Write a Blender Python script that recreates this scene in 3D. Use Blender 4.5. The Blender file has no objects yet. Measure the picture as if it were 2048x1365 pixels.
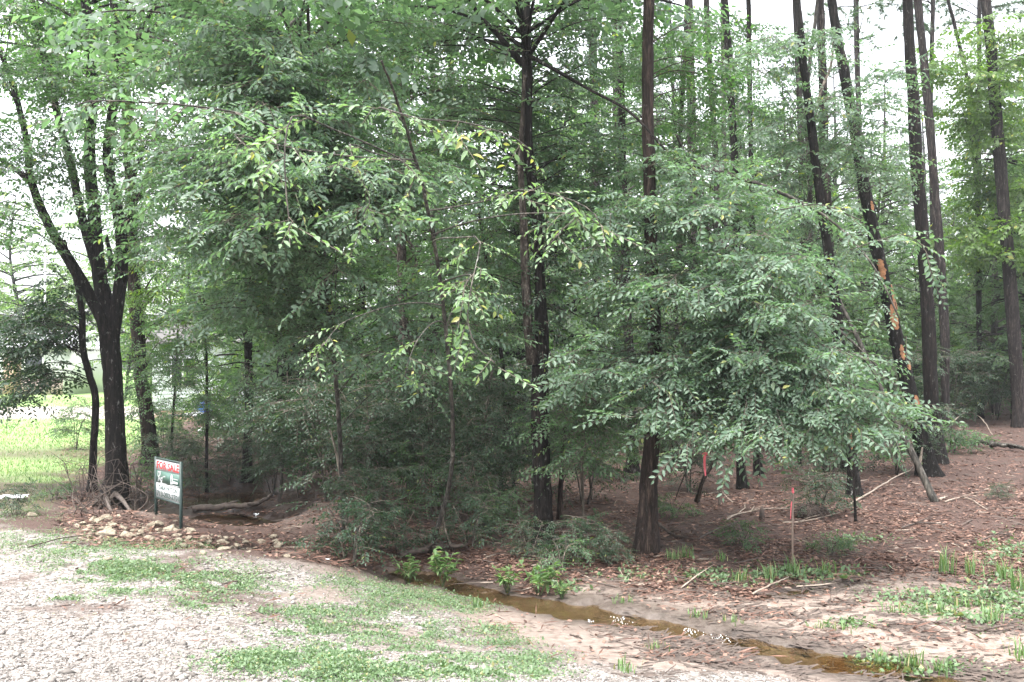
import bpy, math, random
import numpy as np
from mathutils import Vector

# ---------------------------------------------------------------- camera, sky, sun, exposure
sc = bpy.context.scene
CAMZ, F, HZ = 2.5, 1900.0, 722.0          # eye height, focal length and horizon line (in 2048-wide pixels)
cam_d = bpy.data.cameras.new("camera")
cam = bpy.data.objects.new("camera", cam_d)
sc.collection.objects.link(cam)
cam.location = (0, 0, CAMZ)
cam.rotation_euler = (math.radians(90), 0, 0)
cam_d.sensor_width = 36.0
cam_d.lens = F / 2048.0 * 36.0
cam_d.shift_y = (HZ - 682.5) / 2048.0
cam_d.clip_start, cam_d.clip_end = 0.1, 2000.0
sc.camera = cam

SUN_EL, SUN_AZ = 70.0, 215.0              # degrees; azimuth clockwise from +Y
world = bpy.data.worlds.new("World")
sc.world = world
world.use_nodes = True
wn, wl = world.node_tree.nodes, world.node_tree.links
wn.clear()
sky = wn.new("ShaderNodeTexSky"); sky.sky_type = 'NISHITA'; sky.sun_disc = False
sky.sun_elevation = math.radians(SUN_EL); sky.sun_rotation = math.radians(SUN_AZ)
sky.dust_density = 4.0; sky.air_density = 1.0; sky.ozone_density = 1.0
hs = wn.new("ShaderNodeHueSaturation"); hs.inputs["Saturation"].default_value = 0.20
bg = wn.new("ShaderNodeBackground"); bg.inputs["Strength"].default_value = 0.15
wo = wn.new("ShaderNodeOutputWorld")
wl.new(sky.outputs[0], hs.inputs["Color"]); wl.new(hs.outputs[0], bg.inputs["Color"]); wl.new(bg.outputs[0], wo.inputs["Surface"])

sun_d = bpy.data.lights.new("sun", 'SUN'); sun_d.energy = 1.4; sun_d.angle = math.radians(35); sun_d.color = (1.0, 0.97, 0.92)
sun = bpy.data.objects.new("sun", sun_d); sc.collection.objects.link(sun)
_a, _e = math.radians(SUN_AZ), math.radians(SUN_EL)
_dir = Vector((math.sin(_a) * math.cos(_e), math.cos(_a) * math.cos(_e), math.sin(_e)))
sun.rotation_euler = _dir.to_track_quat('Z', 'Y').to_euler()
sun.location = _dir * 60

vs = sc.view_settings
vs.view_transform = 'Standard'; vs.look = 'None'; vs.exposure = 2.45; vs.gamma = 1.0; vs.use_curve_mapping = False
cy = sc.cycles
cy.max_bounces = 6; cy.diffuse_bounces = 3; cy.glossy_bounces = 3; cy.transmission_bounces = 4; cy.transparent_max_bounces = 8
cy.caustics_reflective = False; cy.caustics_refractive = False

# ---------------------------------------------------------------- small helpers
R = np.random.default_rng(7)
COL = sc.collection

def at(px, py, d):
    return np.array([(px - 1024.0) / F * d, d, CAMZ + (HZ - py) / F * d])

def mesh_np(name, V, faces, mats, midx=None, smooth=False):
    """V (n,3); faces: list of int arrays (m,3) or (m,4); midx: material index for each array in faces"""
    me = bpy.data.meshes.new(name)
    V = np.asarray(V, np.float32)
    faces = [np.asarray(f, np.int32) for f in faces if len(f)]
    me.vertices.add(len(V)); me.vertices.foreach_set("co", V.ravel())
    loops = np.concatenate([f.ravel() for f in faces])
    tot = np.concatenate([np.full(len(f), f.shape[1], np.int32) for f in faces])
    start = np.concatenate([[0], np.cumsum(tot)[:-1]]).astype(np.int32)
    me.loops.add(len(loops)); me.loops.foreach_set("vertex_index", loops)
    me.polygons.add(len(tot)); me.polygons.foreach_set("loop_start", start)
    if midx is not None:
        me.polygons.foreach_set("material_index", np.concatenate([np.full(len(f), k, np.int32) for f, k in zip(faces, midx)]))
    if smooth:
        me.polygons.foreach_set("use_smooth", np.ones(len(tot), bool))
    me.update(calc_edges=True); me.validate()
    for m in (mats if isinstance(mats, (list, tuple)) else [mats]):
        me.materials.append(m)
    return me

class MB:
    """collects vertices and faces of one mesh"""
    def __init__(self): self.V = []; self.F = []; self.K = []; self.n = 0
    def add(self, V, F, k=0):
        V = np.asarray(V, float)
        for f in (F if isinstance(F, list) else [F]):
            f = np.asarray(f, int)
            if len(f): self.F.append(f + self.n); self.K.append(k)
        self.V.append(V); self.n += len(V)
        return self
    def box(self, c, s, k=0, rz=0.0):
        x, y, z = np.array(s) / 2.0
        V = np.array([[a * x, b * y, e * z] for e in (-1, 1) for a, b in ((-1, -1), (1, -1), (1, 1), (-1, 1))])
        if rz:
            cs, sn = math.cos(rz), math.sin(rz)
            V = V @ np.array([[cs, sn, 0], [-sn, cs, 0], [0, 0, 1]])
        return self.add(V + np.array(c), np.array([[3, 2, 1, 0], [4, 5, 6, 7], [0, 1, 5, 4], [1, 2, 6, 5], [2, 3, 7, 6], [3, 0, 4, 7]]), k)
    def tube(self, P, r, sides=8, k=0, cap=True, rough=0.0, rng=None):
        V, Fq, Ft = tube(P, r, sides, cap, rough, rng)
        return self.add(V, [Fq, Ft], k)
    def mesh(self, name, mats, smooth=False):
        # merge arrays of the same width to keep it quick
        return mesh_np(name, np.concatenate(self.V), self.F, mats, self.K, smooth)
    def obj(self, name, mats, parent=None, smooth=False, origin=None):
        V = np.concatenate(self.V)
        if origin is not None: V = V - np.asarray(origin)
        return link(name, mesh_np(name, V, self.F, mats, self.K, smooth), parent, origin)

def link(name, me, parent=None, loc=None):
    o = bpy.data.objects.new(name, me); COL.objects.link(o)
    if parent is not None: o.parent = parent
    if loc is not None: o.location = loc
    return o

def tag(o, label, cat, group=None, kind=None):
    if label: o["label"] = label
    if cat: o["category"] = cat
    if group: o["group"] = group
    if kind: o["kind"] = kind
    return o

def thing(name, label, cat, loc, group=None):
    o = bpy.data.objects.new(name, None); COL.objects.link(o)
    o.location = loc; o.empty_display_size = 0.2
    return tag(o, label, cat, group)

def frames(P):
    P = np.asarray(P, float)
    T = np.gradient(P, axis=0)
    T /= np.linalg.norm(T, axis=1)[:, None] + 1e-9
    ref = np.array([1.0, 0, 0]) if abs(T[0, 0]) < 0.8 else np.array([0, 1.0, 0])
    A = np.zeros_like(P)
    for i in range(len(P)):
        a = ref - T[i] * (ref @ T[i]); a /= np.linalg.norm(a) + 1e-9
        A[i] = a; ref = a
    return T, A, np.cross(T, A)

def tube(P, r, sides=8, cap=True, rough=0.0, rng=None):
    P = np.asarray(P, float); n = len(P)
    r = np.broadcast_to(np.asarray(r, float), (n,))
    T, A, B = frames(P)
    th = np.arange(sides) * 2 * math.pi / sides
    rr = np.repeat(r[:, None], sides, 1)
    if rough:
        g = (rng or R)
        low = g.normal(0, 1, (max(3, n // 4 + 2), sides))
        idx = np.linspace(0, len(low) - 1.001, n); i0 = idx.astype(int); fr = (idx - i0)[:, None]
        rr = rr * (1 + rough * (low[i0] * (1 - fr) + low[i0 + 1] * fr) + rough * 0.5 * g.normal(0, 1, (n, sides)))
    V = P[:, None, :] + rr[:, :, None] * (np.cos(th)[None, :, None] * A[:, None, :] + np.sin(th)[None, :, None] * B[:, None, :])
    V = V.reshape(-1, 3)
    i = np.arange(n - 1)[:, None] * sides; j = np.arange(sides)[None, :]; j2 = (j + 1) % sides
    Fq = np.stack([i + j, i + j2, i + sides + j2, i + sides + j], -1).reshape(-1, 4)
    Ft = np.zeros((0, 3), int)
    if cap:
        V = np.vstack([V, P[:1], P[-1:]])
        a, b = n * sides, n * sides + 1; k = np.arange(sides)
        Ft = np.vstack([np.stack([np.full(sides, a), (k + 1) % sides, k], 1),
                        np.stack([np.full(sides, b), (n - 1) * sides + k, (n - 1) * sides + (k + 1) % sides], 1)])
    return V, Fq, Ft

def spline(P, n):
    """Catmull-Rom through the rows of P (any width), n samples"""
    P = np.asarray(P, float)
    if len(P) == 2: P = np.vstack([P[0], (P[0] + P[1]) / 2, P[1]])
    Q = np.vstack([2 * P[0] - P[1], P, 2 * P[-1] - P[-2]])
    u = np.linspace(0, len(P) - 1.0001, n); i = u.astype(int); t = (u - i)[:, None]
    p0, p1, p2, p3 = Q[i], Q[i + 1], Q[i + 2], Q[i + 3]
    return 0.5 * (2 * p1 + (p2 - p0) * t + (2 * p0 - 5 * p1 + 4 * p2 - p3) * t ** 2 + (3 * p1 - p0 - 3 * p2 + p3) * t ** 3)

def vnoise(x, y, s, seed=0):
    """smooth 2-D value noise, 0..1"""
    x = np.asarray(x) / s + 1000.0; y = np.asarray(y) / s + 1000.0
    xi = np.floor(x).astype(np.int64); yi = np.floor(y).astype(np.int64); fx = x - xi; fy = y - yi
    fx = fx * fx * (3 - 2 * fx); fy = fy * fy * (3 - 2 * fy)
    def h(a, b):
        n = (a * 374761393 + b * 668265263 + seed * 974634777) & 0x7fffffff
        n = ((n ^ (n >> 13)) * 1274126177) & 0x7fffffff
        return ((n ^ (n >> 16)) & 0xffff) / 65535.0
    return (h(xi, yi) * (1 - fx) + h(xi + 1, yi) * fx) * (1 - fy) + (h(xi, yi + 1) * (1 - fx) + h(xi + 1, yi + 1) * fx) * fy

def sstep(a, b, x):
    t = np.clip((x - a) / (b - a), 0, 1); return t * t * (3 - 2 * t)

# ---------------------------------------------------------------- materials
def newmat(name):
    m = bpy.data.materials.new(name); m.use_nodes = True
    nt = m.node_tree; nt.nodes.clear()
    return m, nt.nodes, nt.links

def N(nodes, t, **kw):
    n = nodes.new(t)
    for k, v in kw.items():
        if k in n.inputs: n.inputs[k].default_value = v
        else: setattr(n, k, v)
    return n

def ramp(nodes, stops):
    n = nodes.new("ShaderNodeValToRGB"); e = n.color_ramp.elements
    while len(e) > 1: e.remove(e[-1])
    e[0].position = stops[0][0]; e[0].color = (*stops[0][1], 1)
    for p, c in stops[1:]:
        q = e.new(p); q.color = (*c, 1)
    return n

def leaf_mat(name, dark, light, old, trans, tmix=0.32, rough=0.42, oldshare=0.05, spec=0.5):
    """each leaf its own tint; a few yellowing leaves; light comes through the blade"""
    m, nd, lk = newmat(name)
    g = N(nd, "ShaderNodeNewGeometry")
    r = ramp(nd, [(0.0, dark), (0.55, tuple((a + b) / 2 for a, b in zip(dark, light))), (1.0 - oldshare - 0.01, light), (1.0 - oldshare + 0.01, old)])
    lk.new(g.outputs["Random Per Island"], r.inputs[0])
    pb = N(nd, "ShaderNodeBsdfPrincipled", Roughness=rough)
    pb.inputs["Specular IOR Level"].default_value = spec
    tr = N(nd, "ShaderNodeBsdfTranslucent")
    mx = N(nd, "ShaderNodeMix", data_type='RGBA', blend_type='MULTIPLY'); mx.inputs[0].default_value = 1.0
    lk.new(r.outputs[0], mx.inputs[6]); mx.inputs[7].default_value = (*trans, 1)
    lk.new(r.outputs[0], pb.inputs["Base Color"]); lk.new(mx.outputs[2], tr.inputs["Color"])
    ms = N(nd, "ShaderNodeMixShader"); ms.inputs[0].default_value = tmix
    o = N(nd, "ShaderNodeOutputMaterial")
    lk.new(pb.outputs[0], ms.inputs[1]); lk.new(tr.outputs[0], ms.inputs[2]); lk.new(ms.outputs[0], o.inputs[0])
    return m

def bark_mat(name, c1, c2, spots, spot_amt=0.5, zs=0.25, scale=14.0, rough=0.85, bump=0.6):
    """furrowed bark: plates stretched along the trunk, lichen spots on top"""
    m, nd, lk = newmat(name)
    tc = N(nd, "ShaderNodeTexCoord"); mp = N(nd, "ShaderNodeMapping"); mp.inputs["Scale"].default_value = (1, 1, zs)
    lk.new(tc.outputs["Object"], mp.inputs[0])
    vo = N(nd, "ShaderNodeTexVoronoi", feature='DISTANCE_TO_EDGE', Scale=scale)
    no = N(nd, "ShaderNodeTexNoise", Scale=scale * 1.6, Detail=6.0, Roughness=0.65)
    wv = N(nd, "ShaderNodeTexNoise", Scale=scale * 0.5, Detail=2.0)
    va = N(nd, "ShaderNodeVectorMath", operation='MULTIPLY_ADD'); va.inputs[1].default_value = (0.12,) * 3
    lk.new(mp.outputs[0], no.inputs["Vector"]); lk.new(mp.outputs[0], wv.inputs["Vector"])
    lk.new(wv.outputs["Color"], va.inputs[0]); lk.new(mp.outputs[0], va.inputs[2]); lk.new(va.outputs[0], vo.inputs["Vector"])
    st = N(nd, "ShaderNodeTexNoise", Scale=7.0, Detail=4.0, Roughness=0.6); mp3 = N(nd, "ShaderNodeMapping"); mp3.inputs["Scale"].default_value = (3.2, 3.2, .30)
    lk.new(tc.outputs["Object"], mp3.inputs[0]); lk.new(mp3.outputs[0], st.inputs["Vector"])
    av = N(nd, "ShaderNodeMath", operation='ADD'); lk.new(no.outputs[0], av.inputs[0]); lk.new(st.outputs[0], av.inputs[1])
    hv = N(nd, "ShaderNodeMath", operation='MULTIPLY'); lk.new(av.outputs[0], hv.inputs[0]); hv.inputs[1].default_value = .5
    rp = ramp(nd, [(0.38, tuple(a * .5 for a in c1)), (0.5, c1), (0.62, c2), (0.72, tuple(a * 1.5 for a in c2))]); lk.new(hv.outputs[0], rp.inputs[0])
    fur = ramp(nd, [(0.0, (0.55, 0.55, 0.55)), (0.22, (1, 1, 1))]); lk.new(vo.outputs["Distance"], fur.inputs[0])
    m1 = N(nd, "ShaderNodeMix", data_type='RGBA', blend_type='MULTIPLY'); m1.inputs[0].default_value = 1
    lk.new(rp.outputs[0], m1.inputs[6]); lk.new(fur.outputs[0], m1.inputs[7])
    ls = N(nd, "ShaderNodeTexNoise", Scale=16.0, Detail=6.0, Roughness=0.75); mp2 = N(nd, "ShaderNodeMapping"); mp2.inputs["Scale"].default_value = (1, 1, .45); lk.new(tc.outputs["Object"], mp2.inputs[0]); lk.new(mp2.outputs[0], ls.inputs["Vector"])
    lr = ramp(nd, [(0.60, (0, 0, 0)), (0.68, (spot_amt,) * 3)]); lk.new(ls.outputs[0], lr.inputs[0])
    m2 = N(nd, "ShaderNodeMix", data_type='RGBA'); lk.new(lr.outputs[0], m2.inputs[0]); lk.new(m1.outputs[2], m2.inputs[6]); m2.inputs[7].default_value = (*spots, 1)
    ad = N(nd, "ShaderNodeMath", operation='ADD'); lk.new(fur.outputs[0], ad.inputs[0]); lk.new(no.outputs[0], ad.inputs[1])
    bp = N(nd, "ShaderNodeBump", Strength=bump, Distance=0.02); lk.new(ad.outputs[0], bp.inputs["Height"])
    pb = N(nd, "ShaderNodeBsdfPrincipled", Roughness=rough); pb.inputs["Specular IOR Level"].default_value = .18; lk.new(m2.outputs[2], pb.inputs["Base Color"]); lk.new(bp.outputs[0], pb.inputs["Normal"])
    o = N(nd, "ShaderNodeOutputMaterial"); lk.new(pb.outputs[0], o.inputs[0])
    return m

def noise_mat(name, c1, c2, scale=20.0, rough=0.7, bump=0.2, spec=0.5, metal=0.0, island=False):
    m, nd, lk = newmat(name)
    tc = N(nd, "ShaderNodeTexCoord"); no = N(nd, "ShaderNodeTexNoise", Scale=scale, Detail=5.0, Roughness=0.6)
    lk.new(tc.outputs["Object"], no.inputs["Vector"])
    rp = ramp(nd, [(0.3, c1), (0.7, c2)])
    if island:
        g = N(nd, "ShaderNodeNewGeometry"); ma = N(nd, "ShaderNodeMath", operation='MULTIPLY_ADD')
        ma.inputs[1].default_value = 0.75; lk.new(g.outputs["Random Per Island"], ma.inputs[0])
        mb = N(nd, "ShaderNodeMath", operation='MULTIPLY'); mb.inputs[1].default_value = 0.25; lk.new(no.outputs[0], mb.inputs[0]); lk.new(mb.outputs[0], ma.inputs[2])
        lk.new(ma.outputs[0], rp.inputs[0])
        rp.color_ramp.elements[0].position = 0.1; rp.color_ramp.elements[1].position = 0.95
    else:
        lk.new(no.outputs[0], rp.inputs[0])
    bp = N(nd, "ShaderNodeBump", Strength=bump, Distance=0.01); lk.new(no.outputs[0], bp.inputs["Height"])
    pb = N(nd, "ShaderNodeBsdfPrincipled", Roughness=rough, Metallic=metal); pb.inputs["Specular IOR Level"].default_value = spec
    lk.new(rp.outputs[0], pb.inputs["Base Color"]); lk.new(bp.outputs[0], pb.inputs["Normal"])
    o = N(nd, "ShaderNodeOutputMaterial"); lk.new(pb.outputs[0], o.inputs[0])
    return m

M = {}
M['leaf_near'] = leaf_mat("leaf_near", (0.078, 0.130, 0.090), (0.150, 0.212, 0.155), (0.28, 0.28, 0.08), (1.5, 1.9, 0.9), 0.42, 0.46, 0.012)  # paled, desaturated greens carry the sky sheen in the base colour
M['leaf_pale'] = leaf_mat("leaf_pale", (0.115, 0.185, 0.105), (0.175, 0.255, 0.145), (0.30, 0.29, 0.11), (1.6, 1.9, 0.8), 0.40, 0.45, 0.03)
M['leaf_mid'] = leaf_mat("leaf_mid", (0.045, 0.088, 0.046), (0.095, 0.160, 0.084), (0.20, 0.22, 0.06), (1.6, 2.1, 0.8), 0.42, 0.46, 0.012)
M['leaf_dark'] = leaf_mat("leaf_dark", (0.017, 0.042, 0.022), (0.042, 0.080, 0.043), (0.13, 0.16, 0.05), (1.5, 2.0, 0.7), 0.28, 0.40, 0.01)  # deepened below its own dark green to stand in for thicket shade
M['leaf_far'] = leaf_mat("leaf_far", (0.060, 0.108, 0.060), (0.120, 0.185, 0.100), (0.16, 0.2, 0.06), (1.6, 1.9, 0.8), 0.45, 0.5, 0.02)
M['leaf_backlit'] = leaf_mat("leaf_backlit", (0.065, 0.120, 0.035), (0.130, 0.205, 0.070), (0.26, 0.27, 0.06), (1.7, 2.0, 0.6), 0.45, 0.5, 0.02)  # lit leaf variant: backlight painted in as brighter, yellower green
M['needle'] = leaf_mat("needle", (0.045, 0.088, 0.052), (0.085, 0.140, 0.082), (0.2, 0.14, 0.05), (1.5, 1.8, 0.7), 0.35, 0.5, 0.03)
M['weed'] = leaf_mat("weed", (0.070, 0.120, 0.055), (0.145, 0.215, 0.110), (0.24, 0.23, 0.11), (1.5, 1.8, 0.8), 0.25, 0.5, 0.05)
M['grass'] = leaf_mat("grass", (0.075, 0.140, 0.05), (0.15, 0.23, 0.09), (0.28, 0.24, 0.13), (1.5, 1.9, 0.7), 0.30, 0.45, 0.08)
M['dead_leaf'] = noise_mat("dead_leaf", (0.045, 0.022, 0.016), (0.27, 0.165, 0.125), 30, 0.7, 0.1, 0.4, island=True)
M['straw'] = noise_mat("straw", (0.045, 0.020, 0.014), (0.18, 0.095, 0.068), 30, 0.7, 0.1, 0.4, island=True)
M['bark_dark'] = bark_mat("bark_dark", (0.010, 0.008, 0.007), (0.034, 0.026, 0.023), (0.26, 0.26, 0.24), 0.7, 0.16, 26.0)
M['bark_brown'] = bark_mat("bark_brown", (0.026, 0.018, 0.015), (0.085, 0.060, 0.049), (0.20, 0.18, 0.16), 0.25, 0.14, 30.0)
M['bark_pine'] = bark_mat("bark_pine", (0.022, 0.018, 0.017), (0.082, 0.067, 0.061), (0.26, 0.235, 0.225), 0.6, 0.18, 22.0)
M['bark_char'] = bark_mat("bark_char", (0.007, 0.006, 0.005), (0.028, 0.023, 0.021), (0.34, 0.34, 0.32), 0.6, 0.18, 22.0)
M['bark_grey'] = bark_mat("bark_grey", (0.060, 0.055, 0.048), (0.150, 0.135, 0.115), (0.42, 0.42, 0.38), 0.7, 0.35, 10.0)
M['bark_pale'] = bark_mat("bark_pale", (0.16, 0.135, 0.11), (0.34, 0.29, 0.235), (0.45, 0.43, 0.38), 0.6, 0.3, 16.0)
M['bark_scaly'] = bark_mat("bark_scaly", (0.05, 0.04, 0.034), (0.22, 0.19, 0.165), (0.03, 0.025, 0.02), 0.85, 0.6, 16.0)
M['bare_wood'] = noise_mat("bare_wood", (0.10, 0.040, 0.018), (0.36, 0.175, 0.080), 14, 0.8, 0.6)
M['twig'] = noise_mat("twig", (0.05, 0.042, 0.034), (0.16, 0.135, 0.105), 12, 0.85, 0.2)
M['stick'] = noise_mat("stick", (0.15, 0.115, 0.09), (0.36, 0.30, 0.245), 14, 0.85, 0.3)
M['stick_dark'] = noise_mat("stick_dark", (0.03, 0.022, 0.018), (0.10, 0.075, 0.062), 14, 0.85, 0.3)
M['rock'] = noise_mat("rock", (0.11, 0.090, 0.064), (0.31, 0.265, 0.20), 5, 0.9, 0.6)
M['pebble'] = noise_mat("pebble", (0.070, 0.061, 0.054), (0.31, 0.285, 0.265), 40, 0.85, 0.2, island=True)
# ---------------------------------------------------------------- the lie of the land
_ctrl = [  # picture column, picture row, ground height there
    (0, 1365, .72), (-900, 1365, .76), (500, 1365, .70), (1024, 1365, .55), (1300, 1365, .30), (1500, 1345, .10), (2048, 1365, .06), (2700, 1365, .08),
    (0, 1200, .66), (300, 1200, .60), (600, 1200, .42), (800, 1230, .30), (1024, 1285, .22), (-700, 1150, .66),
    (0, 1080, .50), (150, 1070, .42), (300, 1100, .42), (450, 1110, .36), (560, 1100, .18), (640, 1120, .06), (720, 1150, .16), (860, 1195, .10),
    (200, 1050, .32), (312, 1045, .24), (362, 1066, .20), (440, 1085, .16), (520, 1090, .06),
    (400, 1040, -.42), (470, 1040, -.42), (530, 1050, -.32), (430, 1000, -.40), (470, 985, -.36), (330, 1010, -.20),
    (600, 1010, -.02), (560, 1020, -.18), (600, 960, .0), (700, 1060, .02), (700, 1105, -.05), (700, 960, .05), (560, 930, .0), (492, 950, -.10),
    (800, 1130, .03), (860, 1100, .08), (960, 1140, .06), (1085, 1090, .10), (1000, 1000, .10), (900, 950, .10),
    (1000, 1180, .03), (1200, 1200, .05), (1400, 1200, .05), (1600, 1200, .05), (1800, 1250, .04), (2048, 1250, .06), (1300, 1290, .10), (1150, 1250, .08),
    (1293, 1105, .10), (1585, 1140, .06), (1900, 1120, .10), (2048, 1050, .20), (2400, 1050, .25),
    (1300, 950, .14), (1480, 975, .15), (1707, 992, .24), (1855, 952, .30), (1875, 928, .36), (1890, 872, .50), (2040, 852, .60), (2500, 860, .7),
    (1500, 900, .25), (1200, 900, .15), (220, 1005, .05), (185, 975, .12), (300, 930, .08), (50, 1000, .22), (50, 950, .22), (-500, 960, .35),
    (50, 850, .40), (50, 828, .50), (400, 850, .10), (60, 790, .65), (-700, 840, .6), (700, 860, .15), (1100, 840, .25), (1500, 830, .4), (1950, 812, .7),
]
_pts = []
for _px, _py, _z in _ctrl:
    _d = (CAMZ - _z) * F / (_py - HZ); _pts.append(((_px - 1024) / F * _d, _d, _z))
for _x, _y, _z in [(-14, 0, .8), (-5, 0, .8), (0, 0, .75), (5, 0, .5), (12, 2, .3), (-12, -10, .85), (0, -12, .85), (12, -10, .7), (18, 8, .2),
                   (-60, 70, .8), (-25, 75, .8), (0, 75, .7), (30, 75, .9), (60, 70, 1.0), (-60, 20, .7), (60, 20, .7), (60, -15, .8), (-60, -15, .9), (0, 110, .9), (-50, 110, .9), (50, 110, 1.0)]:
    _pts.append((_x, _y, _z))
_pts = np.array(_pts)
_c2 = 0.5
def _phi(r2): return -np.sqrt(r2 + _c2)
_D = ((_pts[:, None, :2] - _pts[None, :, :2]) ** 2).sum(-1)
_n = len(_pts)
_A = np.zeros((_n + 1, _n + 1)); _A[:_n, :_n] = _phi(_D) - np.eye(_n) * 0.05; _A[:_n, _n] = 1; _A[_n, :_n] = 1
_w = np.linalg.solve(_A, np.append(_pts[:, 2], 0))

def flat_px(pts, z):
    out = []
    for px, py, hw in pts:
        d = (CAMZ - z) * F / (py - HZ); out.append(((px - 1024) / F * d, d, hw))
    return np.array(out)
STREAM = flat_px([(790, 1142, .10), (850, 1155, .17), (905, 1170, .21), (965, 1187, .23), (1025, 1203, .25), (1100, 1216, .31), (1180, 1228, .36), (1260, 1246, .36), (1350, 1264, .34),
                  (1440, 1281, .32), (1530, 1297, .28), (1620, 1318, .30), (1720, 1340, .34), (1850, 1366, .24), (2050, 1400, .25), (2400, 1470, .3)], 0.0)
PUDDLE = flat_px([(1530, 1197, .08), (1590, 1188, .13), (1650, 1181, .13), (1720, 1173, .08)], 0.02)
PUDDLE2 = flat_px([(1640, 1310, .05), (1700, 1330, .14), (1760, 1334, .12), (1850, 1336, .06)], 0.02)
POOL = flat_px([(360, 1044, .6), (430, 1046, 1.0), (500, 1044, 1.0), (535, 1040, .6)], -0.36)
POOL2 = flat_px([(385, 1010, .8), (440, 1004, 1.1), (480, 994, .9), (495, 985, .6)], -0.36)

_lines = {}
def near(line, x, y):
    """distance to a polyline over its half width there"""
    k = id(line)
    if k not in _lines: _lines[k] = spline(line, 60)
    S = _lines[k]
    x = np.asarray(x, float).ravel(); y = np.asarray(y, float).ravel(); best = np.full(len(x), 99.0)
    m = 2.6 * S[:, 2].max()
    s = np.flatnonzero((x > S[:, 0].min() - m) & (x < S[:, 0].max() + m) & (y > S[:, 1].min() - m) & (y < S[:, 1].max() + m))
    for i in range(0, len(s), 8000):
        j = s[i:i + 8000]
        best[j] = (np.sqrt((x[j, None] - S[None, :, 0]) ** 2 + (y[j, None] - S[None, :, 1]) ** 2) / S[None, :, 2]).min(1)
    return best

def G(x, y, fine=True):
    x = np.asarray(x, float); y = np.asarray(y, float); sh = x.shape
    xf, yf = x.ravel(), y.ravel()
    z = np.empty(len(xf))
    for i in range(0, len(xf), 8000):
        j = slice(i, i + 8000)
        z[j] = _w[_n] + _phi((xf[j, None] - _pts[None, :, 0]) ** 2 + (yf[j, None] - _pts[None, :, 1]) ** 2) @ _w[:_n]
    sel = (yf > 3) & (yf < 26) & (np.abs(xf) < 12)
    if sel.any():
        xs, ys = xf[sel], yf[sel]; zz = z[sel]
        wob = 1 + .8 * (vnoise(xs, ys, 0.35, 3) - 0.5) + 0.6 * (vnoise(xs, ys, 0.12, 4) - 0.5)
        for line, lvl, dep in ((STREAM, 0.0, .045), (PUDDLE, .02, .03), (PUDDLE2, .02, .03), (POOL, -.36, .12), (POOL2, -.36, .12)):
            q = near(line, xs, ys) / wob
            k = 1 - sstep(0.55, 1.9, q)
            zz = zz * (1 - k) + (lvl + 0.055 - 0.055 * (1 - sstep(.8, 1.3, q)) - dep * (1 - sstep(0.3, 1.0, q))) * k
        z[sel] = zz
    if fine:
        amp = sstep(2, 6, np.abs(yf)) * 0.0 + 1.0
        z += amp * ((vnoise(xf, yf, 1.3, 1) - .5) * .05 + (vnoise(xf, yf, .45, 2) - .5) * .024 + (vnoise(xf, yf, .15, 5) - .5) * .010 + (vnoise(xf, yf, .07, 6) - .5) * .006)
    return z.reshape(sh)

def ground(px, py):
    """the point of the ground seen at that place of the picture"""
    d = np.concatenate([np.linspace(3.5, 30, 420), np.linspace(30.2, 110, 160)])
    x = (px - 1024) / F * d; z = CAMZ + (HZ - py) / F * d
    h = G(x, d) - z
    i = int(np.argmax(h >= 0))
    if h[i] < 0: return np.array([x[-1], d[-1], 0.8])
    t = h[i - 1] / (h[i - 1] - h[i]) if i else 0
    dd = d[i - 1] + t * (d[i] - d[i - 1]) if i else d[0]
    xx = (px - 1024) / F * dd
    return np.array([xx, dd, float(G(np.array([xx]), np.array([dd]))[0])])

def gz(x, y): return float(G(np.array([x]), np.array([y]))[0])

# what the ground is made of, laid out over the place
def pxy(x, y, z):
    yy = np.maximum(y, 0.5)
    return 1024 + x / yy * F, HZ + (CAMZ - z) / yy * F

def line_at(px, pts):
    pts = np.array(pts, float); return np.interp(px, pts[:, 0], pts[:, 1])

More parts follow.
